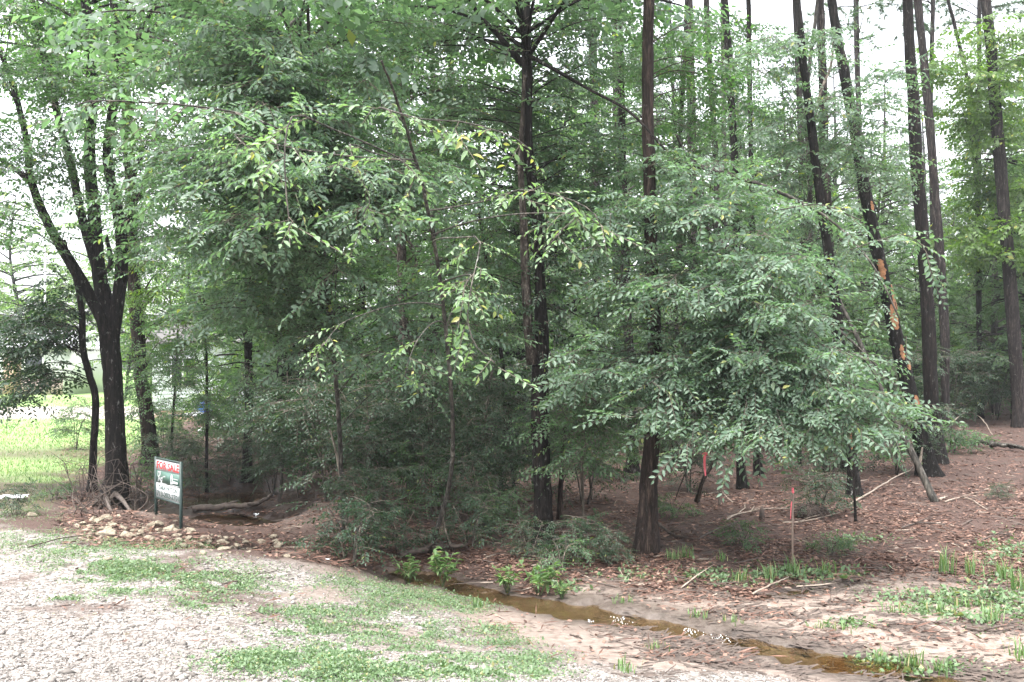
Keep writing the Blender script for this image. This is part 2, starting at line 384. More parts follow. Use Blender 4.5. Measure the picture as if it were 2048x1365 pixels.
def zones(x, y, z):
    px, py = pxy(x, y, z)
    w1 = (vnoise(x, y, .9, 11) - .5); w2 = (vnoise(x, y, .25, 12) - .5)
    front = y < 3.0
    gl = line_at(px, [(-2000, 1010), (0, 1045), (150, 1075), (300, 1112), (560, 1128), (700, 1160), (860, 1215), (1000, 1262), (1200, 1312), (1500, 1362), (2500, 1500)])
    gravel = sstep(-14, 22, py - gl + w1 * 40 + w2 * 30)
    gravel = gravel * (1 - .75 * sstep(.5, .72, vnoise(x, y, .8, 13) * .6 + vnoise(x, y, .2, 14) * .4) * (1 - sstep(1230, 1330, py + w1 * 60))); gravel[front] = 1
    sl = line_at(px, [(-2000, 1100), (500, 1110), (700, 1140), (900, 1150), (1100, 1185), (1300, 1178), (1500, 1190), (1640, 1178), (1800, 1165), (2100, 1160), (3000, 1170)])
    sand = sstep(-18, 16, py - sl + w1 * 34 + w2 * 34) * (1 - gravel) * (px > 560)
    bank = np.exp(-(((px - 590) / 60.) ** 2 + ((py - 1010) / 40.) ** 2)) * .55 + .5 * np.exp(-(((px - 320) / 70.) ** 2 + ((py - 1015) / 22.) ** 2))
    sand = np.clip(sand + bank * (y > 12), 0, 1)
    xl = line_at(py, [(700, 500), (790, 420), (850, 330), (900, 260), (940, 180), (1000, 120), (1040, 60)])
    lawn = sstep(-30, 30, xl - px + w1 * 60) * sstep(12.5, 15, y) * (y < 200)
    lawn = lawn * (1 - 0.8 * np.exp(-((py - 908) / 16.) ** 2)) * (1 - 0.9 * sstep(938, 965, py + w1 * 30))
    drive = sstep(812, 817, py) * (1 - sstep(834, 841, py)) * (px < 330) * (y > 15)
    lawn = lawn * (1 - drive)
    mud = sand * sstep(.42, .62, vnoise(x * 0.55, y, .42, 21) * .6 + vnoise(x * .5, y, .14, 22) * .4) * sstep(1150, 1400, px)
    return gravel, sand, lawn, drive, mud

xs = np.concatenate([-np.geomspace(90, 9.2, 46), np.arange(-9, 9.001, .075), np.geomspace(9.2, 90, 46)])
ys = np.concatenate([np.arange(-25, 3.9, 1.4), np.arange(4.4, 14.5, .065), np.arange(14.6, 24, .14), np.geomspace(24.3, 160, 70)])
gx, gy = np.meshgrid(xs, ys)
gzv = G(gx, gy)
V = np.stack([gx.ravel(), gy.ravel(), gzv.ravel()], 1)
nx, ny = len(xs), len(ys)
_i = (np.arange(ny - 1)[:, None] * nx + np.arange(nx - 1)[None, :]).ravel()
Q = np.stack([_i, _i + 1, _i + nx + 1, _i + nx], 1)

m, nd, lk = newmat("ground")
tc = N(nd, "ShaderNodeTexCoord")
za = N(nd, "ShaderNodeAttribute", attribute_name="zone_a"); zb = N(nd, "ShaderNodeAttribute", attribute_name="zone_b")
sa = N(nd, "ShaderNodeSeparateColor"); sb = N(nd, "ShaderNodeSeparateColor")
lk.new(za.outputs["Color"], sa.inputs[0]); lk.new(zb.outputs["Color"], sb.inputs[0])
def gnoise(s, det=5.0, ro=.65):
    n = N(nd, "ShaderNodeTexNoise", Scale=s, Detail=det, Roughness=ro); lk.new(tc.outputs["Object"], n.inputs["Vector"]); return n
nf, nm, nl = gnoise(60, 6, .75), gnoise(14), gnoise(2.2)
litter = ramp(nd, [(.3, (.014, .008, .006)), (.5, (.052, .027, .020)), (.70, (.125, .074, .058))]); lk.new(nf.outputs[0], litter.inputs[0])
vo = N(nd, "ShaderNodeTexVoronoi", Scale=38.0); lk.new(tc.outputs["Object"], vo.inputs["Vector"])
vs_ = N(nd, "ShaderNodeSeparateColor"); lk.new(vo.outputs["Color"], vs_.inputs[0])
grav = ramp(nd, [(.0, (.085, .072, .062)), (.4, (.16, .142, .128)), (1.0, (.32, .295, .277))]); lk.new(vs_.outputs[0], grav.inputs[0])
sandc = ramp(nd, [(.3, (.105, .078, .062)), (.5, (.19, .148, .124)), (.75, (.26, .215, .187))]); lk.new(nm.outputs[0], sandc.inputs[0])
lawnc = ramp(nd, [(.25, (.15, .23, .07)), (.6, (.21, .32, .11)), (.85, (.29, .31, .16))]); lk.new(nl.outputs[0], lawnc.inputs[0])
drivec = ramp(nd, [(.2, (.30, .26, .24)), (.8, (.42, .38, .35))]); lk.new(nf.outputs[0], drivec.inputs[0])
mudc = ramp(nd, [(.3, (.045, .036, .032)), (.75, (.14, .105, .088))]); lk.new(nf.outputs[0], mudc.inputs[0])
cur = litter.outputs[0]
for col, fac in ((sandc, sa.outputs[1]), (grav, sa.outputs[0]), (lawnc, sa.outputs[2]), (drivec, sb.outputs[0]), (mudc, sb.outputs[1])):
    mx = N(nd, "ShaderNodeMix", data_type='RGBA'); lk.new(fac, mx.inputs[0]); lk.new(cur, mx.inputs[6]); lk.new(col.outputs[0], mx.inputs[7]); cur = mx.outputs[2]
dk = N(nd, "ShaderNodeMapRange"); dk.inputs[3].default_value = 1.0; dk.inputs[4].default_value = .42; lk.new(sb.outputs[2], dk.inputs[0])
wm = N(nd, "ShaderNodeVectorMath", operation='SCALE'); lk.new(cur, wm.inputs[0]); lk.new(dk.outputs[0], wm.inputs[3]); cur = wm.outputs[0]
hgt = N(nd, "ShaderNodeMath", operation='ADD'); lk.new(nf.outputs[0], hgt.inputs[0]); lk.new(nm.outputs[0], hgt.inputs[1])
bp = N(nd, "ShaderNodeBump", Strength=.6, Distance=.015); lk.new(hgt.outputs[0], bp.inputs["Height"])
ro = N(nd, "ShaderNodeMapRange"); ro.inputs[1].default_value = 0; ro.inputs[2].default_value = 1; ro.inputs[3].default_value = .9; ro.inputs[4].default_value = .45
lk.new(sb.outputs[2], ro.inputs[0])
pb = N(nd, "ShaderNodeBsdfPrincipled"); lk.new(cur, pb.inputs["Base Color"]); lk.new(bp.outputs[0], pb.inputs["Normal"]); lk.new(ro.outputs[0], pb.inputs["Roughness"])
o_ = N(nd, "ShaderNodeOutputMaterial"); lk.new(pb.outputs[0], o_.inputs[0])
M['ground'] = m

me = mesh_np("ground", V, [Q], M['ground'], smooth=True)
zg, zs, zl, zd, zm = zones(V[:, 0], V[:, 1], V[:, 2])
wet = np.zeros(len(V)); _s = (V[:, 1] > 3) & (V[:, 1] < 24)
for _l in (STREAM, PUDDLE, PUDDLE2, POOL, POOL2):
    wet[_s] = np.maximum(wet[_s], 1 - sstep(.9, 2.5, near(_l, V[_s, 0], V[_s, 1])))
for nm_, cols in (("zone_a", (zg, zs, zl)), ("zone_b", (zd, zm, wet))):
    at_ = me.color_attributes.new(nm_, 'FLOAT_COLOR', 'POINT')
    at_.data.foreach_set("color", np.stack([*cols, np.ones(len(V))], 1).astype(np.float32).ravel())
tag(link("ground", me), "gravel shoulder, wet sand and leaf-strewn forest floor", None, kind="structure")

# shallow tea-coloured water
m, nd, lk = newmat("water")
tc = N(nd, "ShaderNodeTexCoord"); no = N(nd, "ShaderNodeTexNoise", Scale=9.0, Detail=3.0); lk.new(tc.outputs["Object"], no.inputs["Vector"])
bp = N(nd, "ShaderNodeBump", Strength=.12, Distance=.02); lk.new(no.outputs[0], bp.inputs["Height"])
tr = N(nd, "ShaderNodeBsdfTransparent"); tr.inputs[0].default_value = (.90, .79, .60, 1)
gl = N(nd, "ShaderNodeBsdfGlossy", Roughness=.04); lk.new(bp.outputs[0], gl.inputs["Normal"])
fr = N(nd, "ShaderNodeFresnel", IOR=1.33); lk.new(bp.outputs[0], fr.inputs["Normal"])
ms = N(nd, "ShaderNodeMixShader"); lk.new(fr.outputs[0], ms.inputs[0]); lk.new(tr.outputs[0], ms.inputs[1]); lk.new(gl.outputs[0], ms.inputs[2])
o_ = N(nd, "ShaderNodeOutputMaterial"); lk.new(ms.outputs[0], o_.inputs[0]); M['water'] = m

def water(name, line, lvl, label, grow=1.5):
    S = spline(line, 60); T = np.gradient(S[:, :2], axis=0); T /= np.linalg.norm(T, axis=1)[:, None]
    nrm = np.stack([-T[:, 1], T[:, 0]], 1)
    rows = [np.column_stack([S[:, :2] + nrm * S[:, 2:3] * k * grow, np.full(60, lvl)]) for k in (-1, -.5, 0, .5, 1)]
    Vw = np.concatenate(rows); i = (np.arange(4)[:, None] * 60 + np.arange(59)[None]).ravel()
    tag(link(name, mesh_np(name, Vw, [np.stack([i, i + 1, i + 61, i + 60], 1)], M['water'])), label, None, kind="structure")
water("stream_water", STREAM, 0.0, "shallow amber stream running over pale sand")
water("puddle_water", PUDDLE, .02, "narrow amber puddle beside the survey stake")
water("puddle_water", PUDDLE2, .022, "small amber puddle between grass tufts near the stream")
water("pool_water", POOL, -.36, "brown ditch pool just behind the for sale sign", 1.3)
water("pool_water", POOL2, -.36, "brown ditch water farther back beyond the black roots", 1.3)
# ---------------------------------------------------------------- foliage kit
def leaf_pts(L, W, fold=.18, tip=.12):
    """ovate blade in the xy plane, base at the origin, pointing +y, folded along the midrib"""
    return np.array([[0, 0, 0], [-.42 * W, .30 * L, fold * W], [-.40 * W, .62 * L, fold * W * .8], [0, L, -tip * L], [.40 * W, .62 * L, fold * W * .8], [.42 * W, .30 * L, fold * W]])
LEAF_Q = np.array([[0, 3, 2, 1], [0, 5, 4, 3]])

def rot(ax, a):
    c, s = math.cos(a), math.sin(a)
    return {'x': np.array([[1, 0, 0], [0, c, -s], [0, s, c]]), 'y': np.array([[c, 0, s], [0, 1, 0], [-s, 0, c]]), 'z': np.array([[c, -s, 0], [s, c, 0], [0, 0, 1]])}[ax]

def make_spray(g, n, L, leaf, ratio=.46, simple=False, droop=.16, twig=.0028):
    """a twig along +y with alternate leaves in one plane; returns leaf V, leaf Q, twig V, twig Q"""
    LV, LQ, k = [], [], 0
    for i in range(n + 1):
        t = (i + .6) / (n + .6)
        s = leaf * (0.72 + .5 * math.sin(math.pi * min(1, t * .85 + .1))) * g.uniform(.8, 1.15) * .85
        side = (-1 if i % 2 else 1)
        ang = side * math.radians(g.uniform(42, 68)) if i < n else g.uniform(-.2, .2)
        if simple: P = np.array([[0, 0, 0], [-.5 * ratio * s, .5 * s, .08 * s], [0, s, -.1 * s], [.5 * ratio * s, .5 * s, .08 * s]])
        else: P = leaf_pts(s, s * ratio)
        P = P @ rot('y', g.normal(0, .35)).T
        P = P @ rot('x', -abs(g.normal(droop, .28))).T
        P = P @ rot('z', -ang).T
        P = P + np.array([side * .004, t * L, -.10 * L * t * t])
        LV.append(P)
        LQ.append((np.array([[0, 3, 2, 1]]) if simple else LEAF_Q) + k); k += len(P)
    if simple:
        tv = np.array([[-twig, 0, 0], [twig, 0, 0], [0, L, -.1 * L]]); tq = np.array([[0, 1, 2]])
    else:
        a = np.array([[twig, 0, 0], [-twig * .5, 0, twig * .87], [-twig * .5, 0, -twig * .87]])
        tv = np.vstack([a, a * .45 + [0, L, -.1 * L]]); tq = np.array([[0, 1, 4, 3], [1, 2, 5, 4], [2, 0, 3, 5]])
    return np.concatenate(LV), np.concatenate(LQ), tv, tq

def spray_set(seed, k, n, L, leaf, **kw):
    g = np.random.default_rng(seed); return [make_spray(g, n, L, leaf, **kw) for _ in range(k)]

def unit(v): return v / (np.linalg.norm(v, axis=-1, keepdims=True) + 1e-9)

def place(mb, sprays, O, D, U, S, g, kl=0, kt=1, keep_twig=True):
    """put a random spray of the set at each origin O, along D, face up U, scale S"""
    O, D, U = np.asarray(O), unit(np.asarray(D)), np.asarray(U); S = np.broadcast_to(S, (len(O),))
    X = unit(np.cross(D, U)); Z = np.cross(X, D)
    pick = g.integers(0, len(sprays), len(O))
    for i, (lv, lq, tv, tq) in enumerate(sprays):
        s = pick == i; n = int(s.sum())
        if not n: continue
        def put(P): return (O[s][:, None, :] + S[s][:, None, None] * (P[None, :, 0:1] * X[s][:, None, :] + P[None, :, 1:2] * D[s][:, None, :] + P[None, :, 2:3] * Z[s][:, None, :])).reshape(-1, 3)
        mb.add(put(lv), (lq[None] + (np.arange(n) * len(lv))[:, None, None]).reshape(-1, lq.shape[1]), kl)
        if keep_twig: mb.add(put(tv), (tq[None] + (np.arange(n) * len(tv))[:, None, None]).reshape(-1, tq.shape[1]), kt)

def bough(g, A, T, arch=.14, droop=.10, n=9):
    A, T = np.asarray(A, float), np.asarray(T, float); L = np.linalg.norm(T - A)
    t = np.linspace(0, 1, n)[:, None]
    mid = (A + T) / 2 + np.array([0, 0, arch * L]) + g.normal(0, .06 * L, 3)
    P = (1 - t) ** 2 * A + 2 * t * (1 - t) * mid + t * t * T
    P[:, 2] -= droop * L * (t[:, 0] ** 3)
    return P

def foliate(mb_leaf, mb_wood, g, P, r0, sprays, step=.16, sub=(.35, .9), nsp=4, start=.25, scale=1.0, droop=.12, spread=1.0, wood=True, sides=5):
    """side twigs with leaf sprays along the bough P"""
    seg = np.linalg.norm(np.diff(P, axis=0), axis=1); L = seg.sum(); cum = np.concatenate([[0], np.cumsum(seg)]) / L
    if wood: mb_wood.tube(P, np.linspace(r0, max(.004, r0 * .22), len(P)), sides, cap=False)
    m = max(3, int(L * (1 - start) / step))
    ts = np.clip(start + (1 - start) * (np.arange(m) + g.uniform(0, 1, m)) / m, 0, .999)
    Pt = np.stack([np.interp(ts, cum, P[:, k]) for k in range(3)], 1)
    Tg = np.gradient(P, axis=0); Tg = unit(np.stack([np.interp(ts, cum, Tg[:, k]) for k in range(3)], 1))
    side = unit(np.cross(Tg, [0, 0, 1.0]) + 1e-6)
    sg = np.where(np.arange(m) % 2 == 0, 1.0, -1.0)[:, None]
    D = unit(Tg * g.uniform(.3, 1.0, (m, 1)) + side * sg * g.uniform(.4, 1.1, (m, 1)) * spread + g.normal(0, .35, (m, 3)) * np.array([1, 1, .7]) - np.array([0, 0, droop]))
    ln = g.uniform(sub[0], sub[1], m) * scale * (1.15 - .55 * ts)
    O, DD = [], []
    for j in range(nsp):
        u = (j + g.uniform(.2, 1, m)) / nsp
        o = Pt + D * (ln * u)[:, None]; o[:, 2] -= .18 * ln * u * u
        s2 = unit(np.cross(D, [0, 0, 1.0]) + 1e-6) * np.where((np.arange(m) + j) % 2 == 0, 1.0, -1.0)[:, None]
        dd = unit(D * (.8 if j < nsp - 1 else 1.6) + s2 * g.uniform(.2, 1.0, (m, 1)) + g.normal(0, .25, (m, 3)) - np.array([0, 0, droop * 1.2]))
        O.append(o); DD.append(dd)
    O = np.concatenate(O); DD = np.concatenate(DD)
    U = np.array([0, 0, 1.0]) + g.normal(0, .38, (len(O), 3))
    place(mb_leaf, sprays, O, DD, U, g.uniform(.62, 1.3, len(O)) * scale, g)
    if wood:   # thin side twigs
        W = .0045 * scale
        E = Pt + D * ln[:, None]; E[:, 2] -= .18 * ln
        X = unit(np.cross(D, [0, 0, 1.0]) + 1e-6) * W; Y = np.cross(D, X)
        TV = np.stack([Pt + X, Pt - X * .5 + Y * .87, Pt - X * .5 - Y * .87, E], 1).reshape(-1, 3)
        b = np.arange(m)[:, None] * 4
        mb_leaf.add(TV, np.concatenate([b + [0, 1, 3], b + [1, 2, 3], b + [2, 0, 3]]), 1)

SP_NEAR = spray_set(1, 8, 9, .34, .082, ratio=.52)
SP_ELM = spray_set(8, 8, 9, .34, .074, ratio=.50)
SP_MID = spray_set(2, 6, 9, .36, .080, ratio=.52)
SP_SMALL = spray_set(3, 6, 9, .26, .056, ratio=.52)               # yaupon-like
SP_FAR = spray_set(4, 6, 9, .55, .15, simple=True, ratio=.55)
SP_FAR2 = spray_set(5, 6, 8, .9, .27, simple=True, ratio=.6)
def needle_tuft(g, n=16, L=.24, w=.006):
    V_, F_ = [], []
    for i in range(n):
        d = unit(np.array([g.normal(0, .55), g.uniform(.3, 1), g.normal(0, .55)])); x = unit(np.cross(d, g.normal(0, 1, 3))) * w
        V_ += [-x, x, d * L * g.uniform(.7, 1.1)]; F_.append([3 * i, 3 * i + 1, 3 * i + 2])
    return np.array(V_), np.array(F_), np.array([[0, 0, 0], [.004, 0, 0], [0, .1, 0.]]), np.array([[0, 1, 2]])
_g = np.random.default_rng(6); SP_PINE = [needle_tuft(_g) for _ in range(5)]
SP_PINE2 = [needle_tuft(_g, 22, .26, .008) for _ in range(5)]

WS = 0.80          # trunk widths
class Tree:
    """trunk given in picture points (column, row, width); boughs and leaves hang from it"""
    def __init__(s, name, label, cat, bark, path, seed, dd=0.0, top=None, sides=14, rough=.05, group=None, flare=1.45, base=None, rings=None):
        s.g = np.random.default_rng(seed)
        b = ground(path[0][0], path[0][1]) if base is None else np.array(base)
        d0 = b[1]
        rows = []
        for i, (px, py, w) in enumerate(path):
            d = d0 + dd * i / max(1, len(path) - 1)
            p = at(px, py, d)
            if i == 0: p = b - np.array([0, 0, .06])
            rows.append([*p, w * WS / 2 / F * d])
        if top:                                       # the part above the picture: on along the same lean, thinning out
            a, c = np.array(rows[-2]), np.array(rows[-1]); dr = c[:3] - a[:3]; dr /= max(dr[2], .2); dr[:2] = np.clip(dr[:2], -.18, .18)
            for f_ in (.35, .7, 1.0):
                h = (top - c[2]) * f_
                if h > 0: rows.append([*(c[:3] + dr * h * (1 - .3 * f_)), max(.012, c[3] * (1 - .85 * f_))])
        rows = np.array(rows)
        ht = rows[-1][2] - rows[0][2]
        S_ = spline(rows, rings or int(np.clip(ht * 7, 14, 90)))
        z = S_[:, 2] - S_[0, 2]; S_[:, 3] = np.maximum(S_[:, 3], .006) * (1 + (flare - 1) * np.exp(-z / max(.06, .09 + S_[0, 3] * 1.2)))
        S_[1:, :2] += np.cumsum(s.g.normal(0, .0035, (len(S_) - 1, 2)), 0) * min(1, ht / 5)
        s.S = S_; s.base = S_[0, :3].copy()
        s.root = thing(name, label, cat, s.base, group)
        mb = MB(); mb.tube(S_[:, :3], S_[:, 3], sides, rough=rough, rng=s.g)
        s.trunk = mb.obj("trunk", M[bark], s.root, True, s.base); s.trunk.location = (0, 0, 0)
        s.bark = bark; s.leaf = MB(); s.wood = MB(); s.stems = []
    def pt(s, z=None, t=None):
        S_ = s.S
        if t is not None: z = S_[0, 2] + t * (S_[-1, 2] - S_[0, 2])
        return np.array([np.interp(z, S_[:, 2], S_[:, k]) for k in range(3)])
    def stem(s, path, name="stem", bark=None, dd=0.0, top=None, sides=10, d0=None, first=None):
        """another stem or limb of the same tree, in picture points; starts at the trunk"""
        z0 = None; rows = []
        if d0 is None:
            p0 = at(path[0][0], path[0][1], s.base[1]); d0 = s.pt(z=p0[2])[1]
        for i, (px, py, w) in enumerate(path):
            d = d0 + dd * i / (len(path) - 1); rows.append([*at(px, py, d), w * WS / 2 / F * d])
        if first is not None: rows[0][:3] = first
        if top:
            c = np.array(rows[-1]); a = np.array(rows[-2]); dr = c[:3] - a[:3]; dr /= max(dr[2], .3)
            for f_ in (.5, 1.0): rows.append([*(c[:3] + dr * (top - c[2]) * f_), max(.01, c[3] * (1 - .8 * f_))])
        S_ = spline(rows, 28)
        mb = MB(); mb.tube(S_[:, :3], np.maximum(S_[:, 3], .004), sides, rough=.05, rng=s.g)
        o = mb.obj(name, M[bark or s.bark], s.root, True, s.base); o.location = (0, 0, 0)
        s.stems.append(S_); return S_
    def boughs(s, C, Rr, nb, sprays, att=None, zatt=None, r0=.022, step=.16, nsp=4, sub=(.35, .9), arch=.14, droop=.1, start=.25, scale=1.0, shell=.35, spread=1.0, S_=None, maxlen=None, wood=True):
        """nb boughs from the trunk into an ellipsoid about C = (column, row, distance), Rr = (columns, rows, metres)"""
        g = s.g; c = at(*C) if len(C) == 3 else np.array(C[:3]); d = C[2] if len(C) == 3 else c[1]
        rr = np.array([Rr[0] / F * d, Rr[2], Rr[1] / F * d]) if len(C) == 3 else np.array(Rr)
        src = s.S if S_ is None else S_
        for _ in range(nb):
            u = unit(g.normal(0, 1, 3)) * (shell + (1 - shell) * g.uniform(0, 1) ** .5)
            T = c + u * rr
            T[2] = max(T[2], gz(T[0], T[1]) + .25)
            if att is not None: A = np.array(att)
            else:
                z = np.clip(T[2] - g.uniform(.0, .5) * np.linalg.norm(T[:2] - src[len(src) // 2, :2]) * .8 - .2, src[0, 2] + (zatt or .6), src[-1, 2] - .05)
                A = np.array([np.interp(z, src[:, 2], src[:, k]) for k in range(3)]) if src[-1, 2] > src[0, 2] + .5 else src[g.integers(len(src) // 3, len(src)), :3]
            L = np.linalg.norm(T - A)
            st = start if maxlen is None else max(start, 1 - maxlen / max(L, .01))
            P = bough(g, A, T, arch, droop)
            foliate(s.leaf, s.wood, g, P, r0 * (.6 + .12 * L), sprays, step, sub, nsp, st, scale, spread=spread, wood=wood)
        return s
    def line(s, path, sprays, r0=.02, **kw):
        """a bough drawn in picture points (column, row, distance)"""
        P = spline(np.array([at(*p) for p in path]), 14)
        foliate(s.leaf, s.wood, s.g, P, r0, sprays, **kw); return s
    def top(s, z, rad, dz, nb, sprays, scale=1.0, nsp=3, step=.5, **kw):
        """crown above the picture"""
        p = s.pt(z=z); return s.boughs((p[0], p[1], z, 0), (rad, rad, dz), nb, sprays, step=step, nsp=nsp, scale=scale, r0=.03, zatt=1.0, **kw)
    def done(s, leafmat, twig='twig', name="crown", wood=None):
        if s.wood.n:
            off = s.leaf.n; s.leaf.V += s.wood.V; s.leaf.F += [f + off for f in s.wood.F]; s.leaf.K += [2] * len(s.wood.F); s.leaf.n += s.wood.n
        if s.leaf.n:
            o = s.leaf.obj(name, [M[leafmat], M[twig], M[wood or s.bark]], s.root, False, s.base); o.location = (0, 0, 0)
        return s
# ---------------------------------------------------------------- the trees one can tell apart
# -- big many-stemmed tree by the sign
t = Tree("broadleaf_tree", "big dark tree forking into several stems above roots behind the for sale sign", "tree", 'bark_dark',
         [(226, 1000, 66), (232, 940, 50), (228, 800, 46), (222, 700, 48), (213, 630, 46), (198, 540, 34), (188, 430, 30), (180, 300, 28), (186, 180, 27), (178, 60, 25), (168, -40, 22)], 101, dd=.5, top=12, sides=18, flare=1.25)
sA = t.stem([(216, 710, 22), (203, 640, 28), (162, 560, 27), (100, 455, 22), (62, 360, 20), (55, 290, 17), (22, 160, 14), (-20, 60, 11)], dd=-.6, top=9)
sB = t.stem([(200, 560, 26), (165, 440, 22), (142, 330, 20), (120, 250, 18), (92, 130, 16), (70, 30, 13), (55, -60, 12)], dd=-.3, top=10)
sC = t.stem([(222, 730, 24), (229, 650, 32), (243, 540, 33), (240, 450, 30), (216, 330, 27), (222, 240, 25), (238, 150, 22), (230, 40, 20), (222, -60, 16)], dd=.3, top=11)
sD = t.stem([(240, 470, 18), (268, 410, 14), (300, 345, 12), (322, 300, 8)], "limb", d0=t.base[1] + .2)
sE = t.stem([(238, 140, 16), (275, 70, 12), (318, 0, 10), (345, -60, 8)], "limb", d0=t.base[1] + .2)
sF = t.stem([(236, 118, 16), (300, 60, 12), (372, 0, 9), (420, -50, 7)], "limb", d0=t.base[1])
sG = t.stem([(60, 365, 14), (25, 335, 11), (-30, 300, 9)], "limb", d0=t.base[1] - .4)
sH = t.stem([(200, 552, 14), (222, 528, 14), (212, 470, 9)], "limb", d0=t.base[1] - .1)
for S_, c, r_, nb in ((sA, (20, 180, 16.0), (150, 240, 2.0), 13), (sB, (110, 60, 16.0), (160, 180, 2.0), 13), (sC, (250, 60, 16.5), (150, 140, 2.0), 10), (sD, (315, 300, 16.0), (90, 130, 1.5), 9),
                      (sA, (40, 380, 15.4), (120, 90, 1.6), 9), (sC, (330, 180, 17.0), (120, 140, 1.8), 9)):
    t.boughs(c, r_, nb, SP_MID, S_=S_, maxlen=1.6, r0=.012, nsp=3)
for S_, c, r_, nb in ((sA, (90, 300, 15.0), (110, 110, .8), 8), (sB, (190, 200, 15.2), (90, 140, .8), 8), (sC, (270, 400, 15.4), (90, 120, .8), 8), (sA, (30, 60, 15.2), (110, 110, 1.0), 7)):
    t.boughs(c, r_, nb, SP_MID, S_=S_, maxlen=1.3, r0=.008, nsp=3)
t.top(9.5, 4.0, 2.0, 37, SP_FAR, step=.42, nsp=4)
t.done('leaf_mid')
# -- bare suckers round its roots: the tangle beside the sign
rt = MB(); g = np.random.default_rng(5)
for k in range(60):
    a = ground(222 + g.uniform(-60, 85), 1006 + g.uniform(-10, 26)); b = a + np.array([g.normal(0, .30), g.normal(0, .2), g.uniform(.12, .75)])
    mid = (a + b) / 2 + g.normal(0, .16, 3); e = b + np.array([g.normal(0, .3), g.normal(0, .15), g.uniform(-.3, .25)])
    rt.tube(spline([a - [0, 0, .05], mid, b, e], 11), np.linspace(g.uniform(.005, .012), .0025, 11), 5)
for k in range(7):
    a = t.base + np.array([g.normal(0, .12), -.12, g.uniform(.05, .2)]); e = ground(225 + g.uniform(-60, 60), 1012 + g.uniform(0, 10))
    rt.tube(spline([a, (a + e) / 2 + [g.normal(0, .06), -.05, .02], e - [0, 0, .06]], 10), np.linspace(.05, .02, 10), 6)
o = rt.obj("root", M['stick_dark'], t.root, True, t.base); o.location = (0, 0, 0)

t = Tree("broadleaf_tree", "slim bent dark trunk hugging the big forked tree on its lawn side", "tree", 'bark_dark',
         [(183, 985, 22), (186, 900, 18), (190, 800, 18), (176, 745, 18), (163, 690, 17), (162, 630, 15), (150, 560, 12), (128, 480, 9)], 102, dd=-.6, sides=10)
t.boughs((70, 605, 16.6), (110, 60, 1.0), 22, SP_MID, r0=.010, nsp=4, sub=(.3, .8), droop=.3, zatt=2.0)
t.boughs((20, 700, 16.8), (50, 80, .8), 13, SP_MID, r0=.010, nsp=4, sub=(.3, .7), droop=.35, zatt=2.0)
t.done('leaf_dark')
t = Tree("broadleaf_tree", "ivy-clad trunk standing straight behind the for sale sign", "tree", 'bark_brown',
         [(300, 930, 40), (296, 840, 34), (282, 740, 32), (275, 640, 32), (265, 520, 30), (262, 380, 28), (255, 240, 25), (250, 100, 22), (246, -50, 20)], 103, top=14, sides=14)
t.boughs((300, 250, 20.0), (130, 200, 2.0), 16, SP_MID, maxlen=1.8, nsp=3)
t.boughs((350, 560, 20.0), (90, 120, 1.5), 12, SP_MID, maxlen=1.6, nsp=3)
t.top(11, 4.0, 2.0, 30, SP_FAR, step=.42, nsp=4); t.done('leaf_backlit')
def ivy(t, z0, z1, n, mat, spr=SP_SMALL, sc=1.4, off=.03, name="ivy"):
    g = t.g; z = g.uniform(z0, z1, n); S_ = t.S
    P = np.stack([np.interp(z, S_[:, 2], S_[:, k]) for k in range(3)], 1); r = np.interp(z, S_[:, 2], S_[:, 3])
    th = g.uniform(0, 2 * math.pi, n); o = np.stack([np.cos(th), np.sin(th), np.zeros(n)], 1)
    mb = MB(); place(mb, spr, P + o * (r + off * g.uniform(0, 1, n))[:, None], o * .7 + g.normal(0, .4, (n, 3)) + [0, 0, -.2], np.array([0, 0, 1.]) + o * .8 + g.normal(0, .3, (n, 3)), sc, g)
    ob = mb.obj(name, [M[mat], M['twig']], t.root, False, t.base); ob.location = (0, 0, 0)
ivy(t, .3, 6.5, 420, 'leaf_mid', off=.16)

t = Tree("broadleaf_tree", "straight dark trunk at the edge of the ditch pool", "tree", 'bark_dark',
         [(494, 960, 27), (494, 880, 22), (495, 780, 21), (493, 680, 20), (490, 500, 18), (484, 300, 16), (478, 100, 14), (474, -60, 12)], 104, top=11)
t.boughs((490, 450, 19.5), (150, 280, 2.0), 34, SP_MID, maxlen=2.0, nsp=3); t.top(9, 3.2, 2, 23, SP_FAR, step=.42, nsp=4); t.done('leaf_mid')
t = Tree("broadleaf_tree", "thick dark double trunk beyond the ditch pool", "tree", 'bark_dark',
         [(553, 930, 44), (560, 850, 33), (566, 740, 32), (570, 620, 30), (574, 400, 26), (580, 200, 22), (584, -50, 18)], 105, top=14)
t.stem([(585, 925, 34), (584, 820, 26), (580, 700, 24), (600, 520, 20), (622, 300, 16), (640, 100, 13)], d0=t.base[1] + .5, first=ground(588, 926) - [0, 0, .1])
t.boughs((600, 380, 21.5), (170, 300, 2.0), 34, SP_MID, maxlen=2.2, nsp=3); t.top(11, 4.5, 2, 30, SP_FAR, step=.42, nsp=4); t.done('leaf_mid')
t = Tree("pine_tree", "tall dark trunk rising through the leaves behind the leafy sapling", "tree", 'bark_dark',
         [(716, 900, 30), (718, 800, 24), (720, 650, 23), (722, 500, 22), (716, 380, 21), (704, 220, 20), (690, 60, 19), (684, -60, 18)], 106, top=18)
t.top(14, 3.5, 2.5, 18, SP_PINE2, scale=1.3, step=.28, nsp=6); t.done('needle')
t = Tree("broadleaf_tree", "slender brown speckled trunk in the dark middle of the thicket", "tree", 'bark_scaly',
         [(828, 985, 32), (822, 900, 26), (815, 760, 24), (806, 600, 23), (800, 480, 22), (793, 340, 20), (798, 180, 18), (802, 20, 16), (800, -60, 15)], 107, top=12, sides=14)
